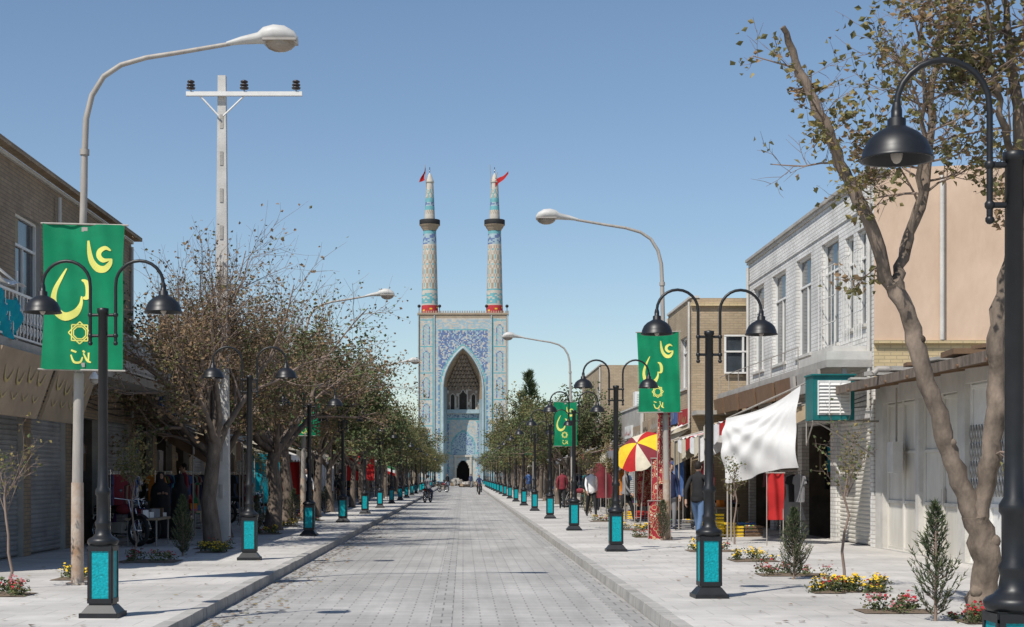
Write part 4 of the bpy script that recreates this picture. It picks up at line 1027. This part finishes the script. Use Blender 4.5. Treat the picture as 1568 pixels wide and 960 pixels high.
# ------------------------------------------------------------------ people
def person(nm,loc,rz,shirt,trou,pose='stand',h=1.74,hair=m_hair,shoe=None,sleeve=True):
    s=h/1.74; J={}; 
    wk={'stand':0,'walk':.24,'sit':0}[pose]
    J['pel']=((0,0,.95),(.15,.115)); J['sp']=((0,0,1.13),(.14,.105)); J['ch']=((0,.0,1.33),(.165,.115)); J['nb']=((0,.01,1.47),(.075,.07)); J['nk']=((0,-.005,1.55),(.053,.055)); J['hd']=((0,-.01,1.60),(.055,.06))
    for t,sg in (('L',-1),('R',1)):
        k=wk*sg
        J['sh'+t]=((.175*sg,.0,1.43),(.062,.062)); J['el'+t]=((.235*sg,.03+k*.5,1.16),(.046,.046)); J['wr'+t]=((.235*sg,-.07+k*.9,.93),(.03,.03))
        J['hp'+t]=((.09*sg,0,.88),(.095,.1)); J['kn'+t]=((.10*sg,-.03-k*.6,.50),(.064,.068)); J['an'+t]=((.10*sg,.02-k*1.1,.10+max(0,-k)*.2),(.043,.045)); J['to'+t]=((.115*sg,-.14-k*1.1,.045+max(0,-k)*.1),(.04,.035))
    if pose=='sit':
        for q in ('pel','sp','ch','nb','nk','hd'): p=J[q][0]; J[q]=((p[0],p[1]+(.0 if q=='pel' else -.05),p[2]-.12),J[q][1])
        for t,sg in (('L',-1),('R',1)):
            J['sh'+t]=((.175*sg,-.05,1.31),(.062,.062)); J['el'+t]=((.27*sg,-.25,1.1),(.046,.046)); J['wr'+t]=((.28*sg,-.48,1.05),(.03,.03))
            J['hp'+t]=((.10*sg,-.02,.80),(.095,.1)); J['kn'+t]=((.18*sg,-.40,.66),(.064,.068)); J['an'+t]=((.17*sg,-.22,.28),(.043,.045)); J['to'+t]=((.18*sg,-.38,.24),(.04,.035))
    keys=list(J); E=[('pel','sp',0),('sp','ch',0),('ch','nb',0),('nb','nk',2),('nk','hd',2)]
    for t in 'LR': E+=[('nb','sh'+t,0),('sh'+t,'el'+t,0),('el'+t,'wr'+t,0 if sleeve else 2),('pel','hp'+t,1),('hp'+t,'kn'+t,1),('kn'+t,'an'+t,1),('an'+t,'to'+t,3)]
    me=bpy.data.meshes.new('sk'); me.from_pydata([J[k][0] for k in keys],[(keys.index(a),keys.index(c)) for a,c,_ in E],[]); 
    o=bpy.data.objects.new('sk',me); COL.objects.link(o); o.modifiers.new('Skin','SKIN'); sub=o.modifiers.new('S','SUBSURF'); sub.levels=1; sub.render_levels=1
    for i,k in enumerate(keys):
        sv=me.skin_vertices[0].data[i]; sv.radius=J[k][1]; sv.use_root=(k=='pel')
    dg=bpy.context.evaluated_depsgraph_get(); ev=o.evaluated_get(dg); m2=ev.to_mesh()
    b=MB(); mats=[shirt,trou,m_skin,shoe or F['black']]
    segs=[(Vector(J[a][0]),Vector(J[c][0]),k,(J[a][1][0]+J[c][1][0])/2) for a,c,k in E]
    b.v=[tuple(v.co) for v in m2.vertices]
    for p in m2.polygons:
        c=p.center; best=min(segs,key=lambda g:((c-(g[0]+(g[1]-g[0])*max(0,min(1,(c-g[0]).dot(g[1]-g[0])/((g[1]-g[0]).length_squared))))).length-g[3]))
        k=best[2]
        if k==1 and pose!='sit' and c.z>.9: k=0
        b.f.append(tuple(p.vertices)); b.m.append(b.mat(mats[k])); b.s.append(True)
    ev.to_mesh_clear(); bpy.data.objects.remove(o)
    H=Vector(J['hd'][0])+Vector((0,-.01,.075))
    b.ball(H,(.075,.095,.115),m_skin,14,10)
    b.ball(H+Vector((0,.018,.022)),(.082,.098,.108),hair,14,10)
    b.ball(H+Vector((0,-.045,-.06)),(.045,.045,.045),m_skin,8,6)
    b.tube([H+Vector((0,-.085,.02)),H+Vector((0,-.112,-.018)),H+Vector((0,-.09,-.026))],[.008,.014,.006],6,m_skin)
    for sg in (-1,1):
        b.ball(H+Vector((.03*sg,-.083,.012)),(.013,.008,.007),F['black'],6,4); b.ball(H+Vector((.079*sg,.005,-.005)),(.01,.02,.03),m_skin,6,5)
        b.tube([H+Vector((.016*sg,-.09,.03)),H+Vector((.045*sg,-.08,.032))],.005,4,hair)
    b.tube([H+Vector((-.022,-.088,-.052)),H+Vector((.022,-.088,-.052))],.006,4,F['maroon'])
    b.tube([H+Vector((-.018,-.085,-.04)),H+Vector((.018,-.085,-.04))],.006,4,hair)
    for t,sg in (('L',-1),('R',1)):
        wv=Vector(J['wr'+t][0]); dd=(wv-Vector(J['el'+t][0])).normalized(); sd=Vector((0,1,0)); sd=(sd-dd*sd.dot(dd)).normalized()
        b.tube([wv-dd*.02,wv+dd*.04,wv+dd*.09],[.024,.032,.03],8,m_skin)
        for f,(off,ln) in enumerate(((-.027,.075),(-.009,.085),(.009,.08),(.027,.062))):
            p=wv+dd*.085+sd*off; b.tube([p,p+dd*ln*.5,p+dd*ln+Vector((-.02*sg,0,0))],[.0095,.009,.006],5,m_skin)
        p=wv+dd*.03-sd*.028; b.tube([p,p+dd*.03-sd*.025,p+dd*.065-sd*.03],[.011,.01,.007],5,m_skin)
    if pose!='sit': b.lathe([(.155,.90),(.165,.93),(.16,1.0)],(0,0,0),16,shirt)
    b.v=[(v[0]*s,v[1]*s,v[2]*s) for v in b.v]
    return b.obj(nm,None,loc,rz)
def chador(loc,rz,m=None,h=1.6):
    b=MB(); n=28; m=m or F['black']
    prof=[(.30,.01),(.31,.2),(.27,.6),(.24,.95),(.25,1.15),(.22,1.3),(.12,1.42),(.11,1.5),(.115,1.57),(.07,1.66),(.005,1.69)]
    base=len(b.v)
    for r,z in prof:
        for j in range(n):
            a=2*math.pi*j/n; f=1+.09*math.sin(a*7+z*2)*(1-z/1.7)+.05*math.sin(a*3+z)
            b.v.append((r*f*math.cos(a)*1.0,r*f*math.sin(a)*.8,z))
    k=b.mat(m)
    for i in range(len(prof)-1):
        for j in range(n):
            q=base+i*n+j; q1=base+i*n+(j+1)%n; b.f.append((q,q1,q1+n,q+n)); b.m.append(k); b.s.append(True)
    b.ball((0,-.045,1.55),(.062,.06,.085),m_skin,10,8); b.tube([(0,-.1,1.56),(0,-.115,1.54)],[.008,.012],5,m_skin)
    for sg in (-1,1):
        b.ball((.022*sg,-.1,1.57),(.01,.006,.006),F['black'],6,4); b.ball((.09*sg,-.06,.03),(.045,.11,.035),F['black'],8,5)
        b.tube([(.12*sg,-.17,1.12),(.05*sg,-.22,1.14)],[.03,.022],6,m_skin)
    for f in range(4): b.tube([(.02,-.225,1.12+f*.017),(-.02,-.24,1.12+f*.016)],.008,5,m_skin)
    b.v=[tuple(c*h/1.69 for c in v) for v in b.v]; b.obj('pedestrian_woman',None,loc,rz)
# near pair: clear of the crates, goods and hanging cloths
person('pedestrian_man',(5.65,42.6,0),.2,F['navy'],F['grey'],'stand',1.76)
person('pedestrian_man',(5.35,35.6,0),2.6,F['black'],F['jeans'],'walk',1.76)
person('pedestrian_man',(5.15,49.5,0),1.1,F['grey'],F['black'],'walk',1.72)
person('pedestrian_man',(4.55,55.5,0),.2,F['white'],F['black'],'walk',1.72)
person('pedestrian_man',(6.0,84.0,0),.4,F['red'],F['navy'],'walk',1.72)
person('pedestrian_man',(6.3,80.0,0),3.0,F['black'],F['black'],'stand',1.72)
person('pedestrian_man',(5.4,76.0,0),.3,F['navy'],F['black'],'stand',1.72)
person('pedestrian_man',(5.7,66.0,0),-.4,F['grey'],F['black'],'walk',1.72)
person('pedestrian_man',(5.0,62.8,0),.5,F['black'],F['khaki'],'stand',1.72)
person('pedestrian_man',(4.4,69.5,0),3.0,F['maroon'],F['black'],'walk',1.72)
person('pedestrian_man',(-6.1,61.0,0),-.5,F['white'],F['navy'],'walk',1.72)
person('pedestrian_man',(-6.7,53.0,0),1.4,F['grey'],F['black'],'stand',1.74)
person('pedestrian_man',(-5.9,75.0,0),3.1,F['black'],F['brown'],'walk',1.74)
person('pedestrian_man',(-1.9,190,-.13),.3,F['black'],F['jeans'],'walk',1.74)
person('pedestrian_man',(1.0,200,-.13),2.9,F['navy'],F['grey'],'walk',1.74)
person('pedestrian_man',(4.6,110,0),2.9,F['blue'],F['grey'],'walk',1.74)
chador((-7.2,37.2,0),.5); chador((-6.6,36.5,0),2.5,h=1.55); chador((6.3,64,0),.2); chador((-6.4,66,0),-.8); chador((5.6,90,0),.1); chador((-6.3,98,0),0)

# ------------------------------------------------------------------ motorcycles
def moto_mesh():
    b=MB()
    for y in (-.63,.63):
        for (R_,r_,m) in ((.29,.045,m_blackM),(.245,.014,m_chrome)):
            pts=[(0,y+R_*math.cos(a),.335+R_*math.sin(a)) for a in [i*math.pi/12 for i in range(25)]]; b.tube(pts,r_,6,m,caps=False)
        for i in range(12):
            a=i*math.pi/6; b.tube([(0,y,.335),(0,y+.24*math.cos(a),.335+.24*math.sin(a))],.005,3,m_chrome,caps=False)
        b.tube([(-.06,y,.335),(.06,y,.335)],.04,8,m_chrome)
        pts=[(0,y+.36*math.cos(a),.335+.36*math.sin(a)) for a in [math.pi*(.25+.5*i/8) for i in range(9)]]
        for k in range(8):
            p,q=pts[k],pts[k+1]; b.face([(-.06,p[1],p[2]),(.06,p[1],p[2]),(.06,q[1],q[2]),(-.06,q[1],q[2])],F['black'])
    for sx in (-.07,.07):
        b.tube([(sx,-.63,.335),(sx*.9,-.42,.85),(sx*.9,-.38,.98)],.02,6,m_chrome); b.tube([(sx*1.2,.63,.335),(sx,.1,.33)],.018,6,m_black); b.tube([(sx*1.3,.58,.36),(sx*1.2,.42,.72)],.025,6,m_chrome)
    b.tube([(-.33,-.25,1.02),(-.2,-.36,1.0),(0,-.4,.97),(.2,-.36,1.0),(.33,-.25,1.02)],.014,6,m_chrome)
    for sx in (-1,1): b.tube([(sx*.33,-.25,1.02),(sx*.38,-.2,1.02)],.02,6,m_blackM); b.tube([(sx*.2,-.36,1.0),(sx*.26,-.38,1.16)],.006,4,m_black); b.ball((sx*.26,-.38,1.18),(.05,.012,.035),m_glass,8,5)
    b.ball((0,-.5,.88),(.085,.07,.085),m_chrome,10,7); b.ball((0,-.53,.88),(.07,.06,.07),m_glass,10,7)
    b.ball((0,-.16,.79),(.13,.25,.12),F['maroon'],12,8)
    b.grid(lambda u,v:((u-.5)*.26*(1-.2*v),.05+.68*v,.80+.02*v+.045*math.sin(u*math.pi)),8,8,m_blackM); b.box((-.12,.06,.72),(.12,.68,.80),m_blackM)
    b.tube([(0,-.38,.9),(0,-.1,.65),(0,.15,.35)],.025,6,m_black); b.tube([(0,-.36,.8),(0,-.25,.35),(0,.15,.32)],.022,6,m_black); b.tube([(0,.05,.7),(0,.62,.74)],.022,6,m_black)
    b.box((-.1,-.2,.28),(.1,.15,.5),m_galv)
    for k in range(6): b.box((-.085,-.22+.0,.5+k*.03),(.085,-.02,.515+k*.03),m_galv)
    b.tube([(.09,-.2,.5),(.13,-.3,.4),(.13,-.1,.24),(.14,.3,.26),(.15,.8,.34)],[.018,.018,.02,.035,.035],8,m_chrome)
    b.ball((0,.74,.76),(.06,.035,.035),F['red'],8,5); b.box((-.07,.78,.55),(.07,.785,.66),m_signW)
    b.tube([(-.1,.1,.3),(-.25,.15,.0)],.012,5,m_black)
    return b.mesh('motorcycle')
mm=moto_mesh()
put('motorcycle',mm,None,(-7.3,33.2,0),.9); put('motorcycle',mm,None,(-7.4,34.3,0),1.1)
put('motorcycle',mm,None,(1.35,131,-.13),.05); put('motorcycle',mm,None,(-2.1,93,-.13),2.9); put('motorcycle',mm,None,(-2.3,104,-.13),.3)
put('motorcycle',mm,None,(-1.9,150,-.13),.6); put('motorcycle',mm,None,(5.3,72.5,0),1.0); put('motorcycle',mm,None,(-6.6,47.5,0),1.2)
person('motorcycle_rider',(1.35,131.15,-.13),.05,F['navy'],F['black'],'sit',1.74)
person('motorcycle_rider',(-2.1,92.9,-.13),2.9,F['grey'],F['navy'],'sit',1.74)
person('pedestrian_man',(-7.0,39.3,0),-1.2,F['maroon'],F['jeans'],'stand',1.74)
b=MB()
for i,c in enumerate(('green','white','red')): b.grid(lambda u,v:(.5*u*.9+.02,.03*math.sin(u*6),1.6+.17*(2-i)+.17*v-.15*u),6,2,F[c])
b.tube([(0,0,0),(0,0,2.3)],.018,6,m_galv); b.obj('tricolour_flag',None,(-4.6,95,0))
b=MB(); b.tube([(-7.0,28,3.5),(-6.6,28,3.5),(-6.6,28,3.35)],.015,5,m_galv); b.lathe([(.03,0),(.06,-.05),(.1,-.1),(.1,-.13)],(-6.6,28,3.35),12,m_whitef); b.ball((-6.6,28,3.2),.08,m_bulb,10,7); b.obj('wall_lantern')
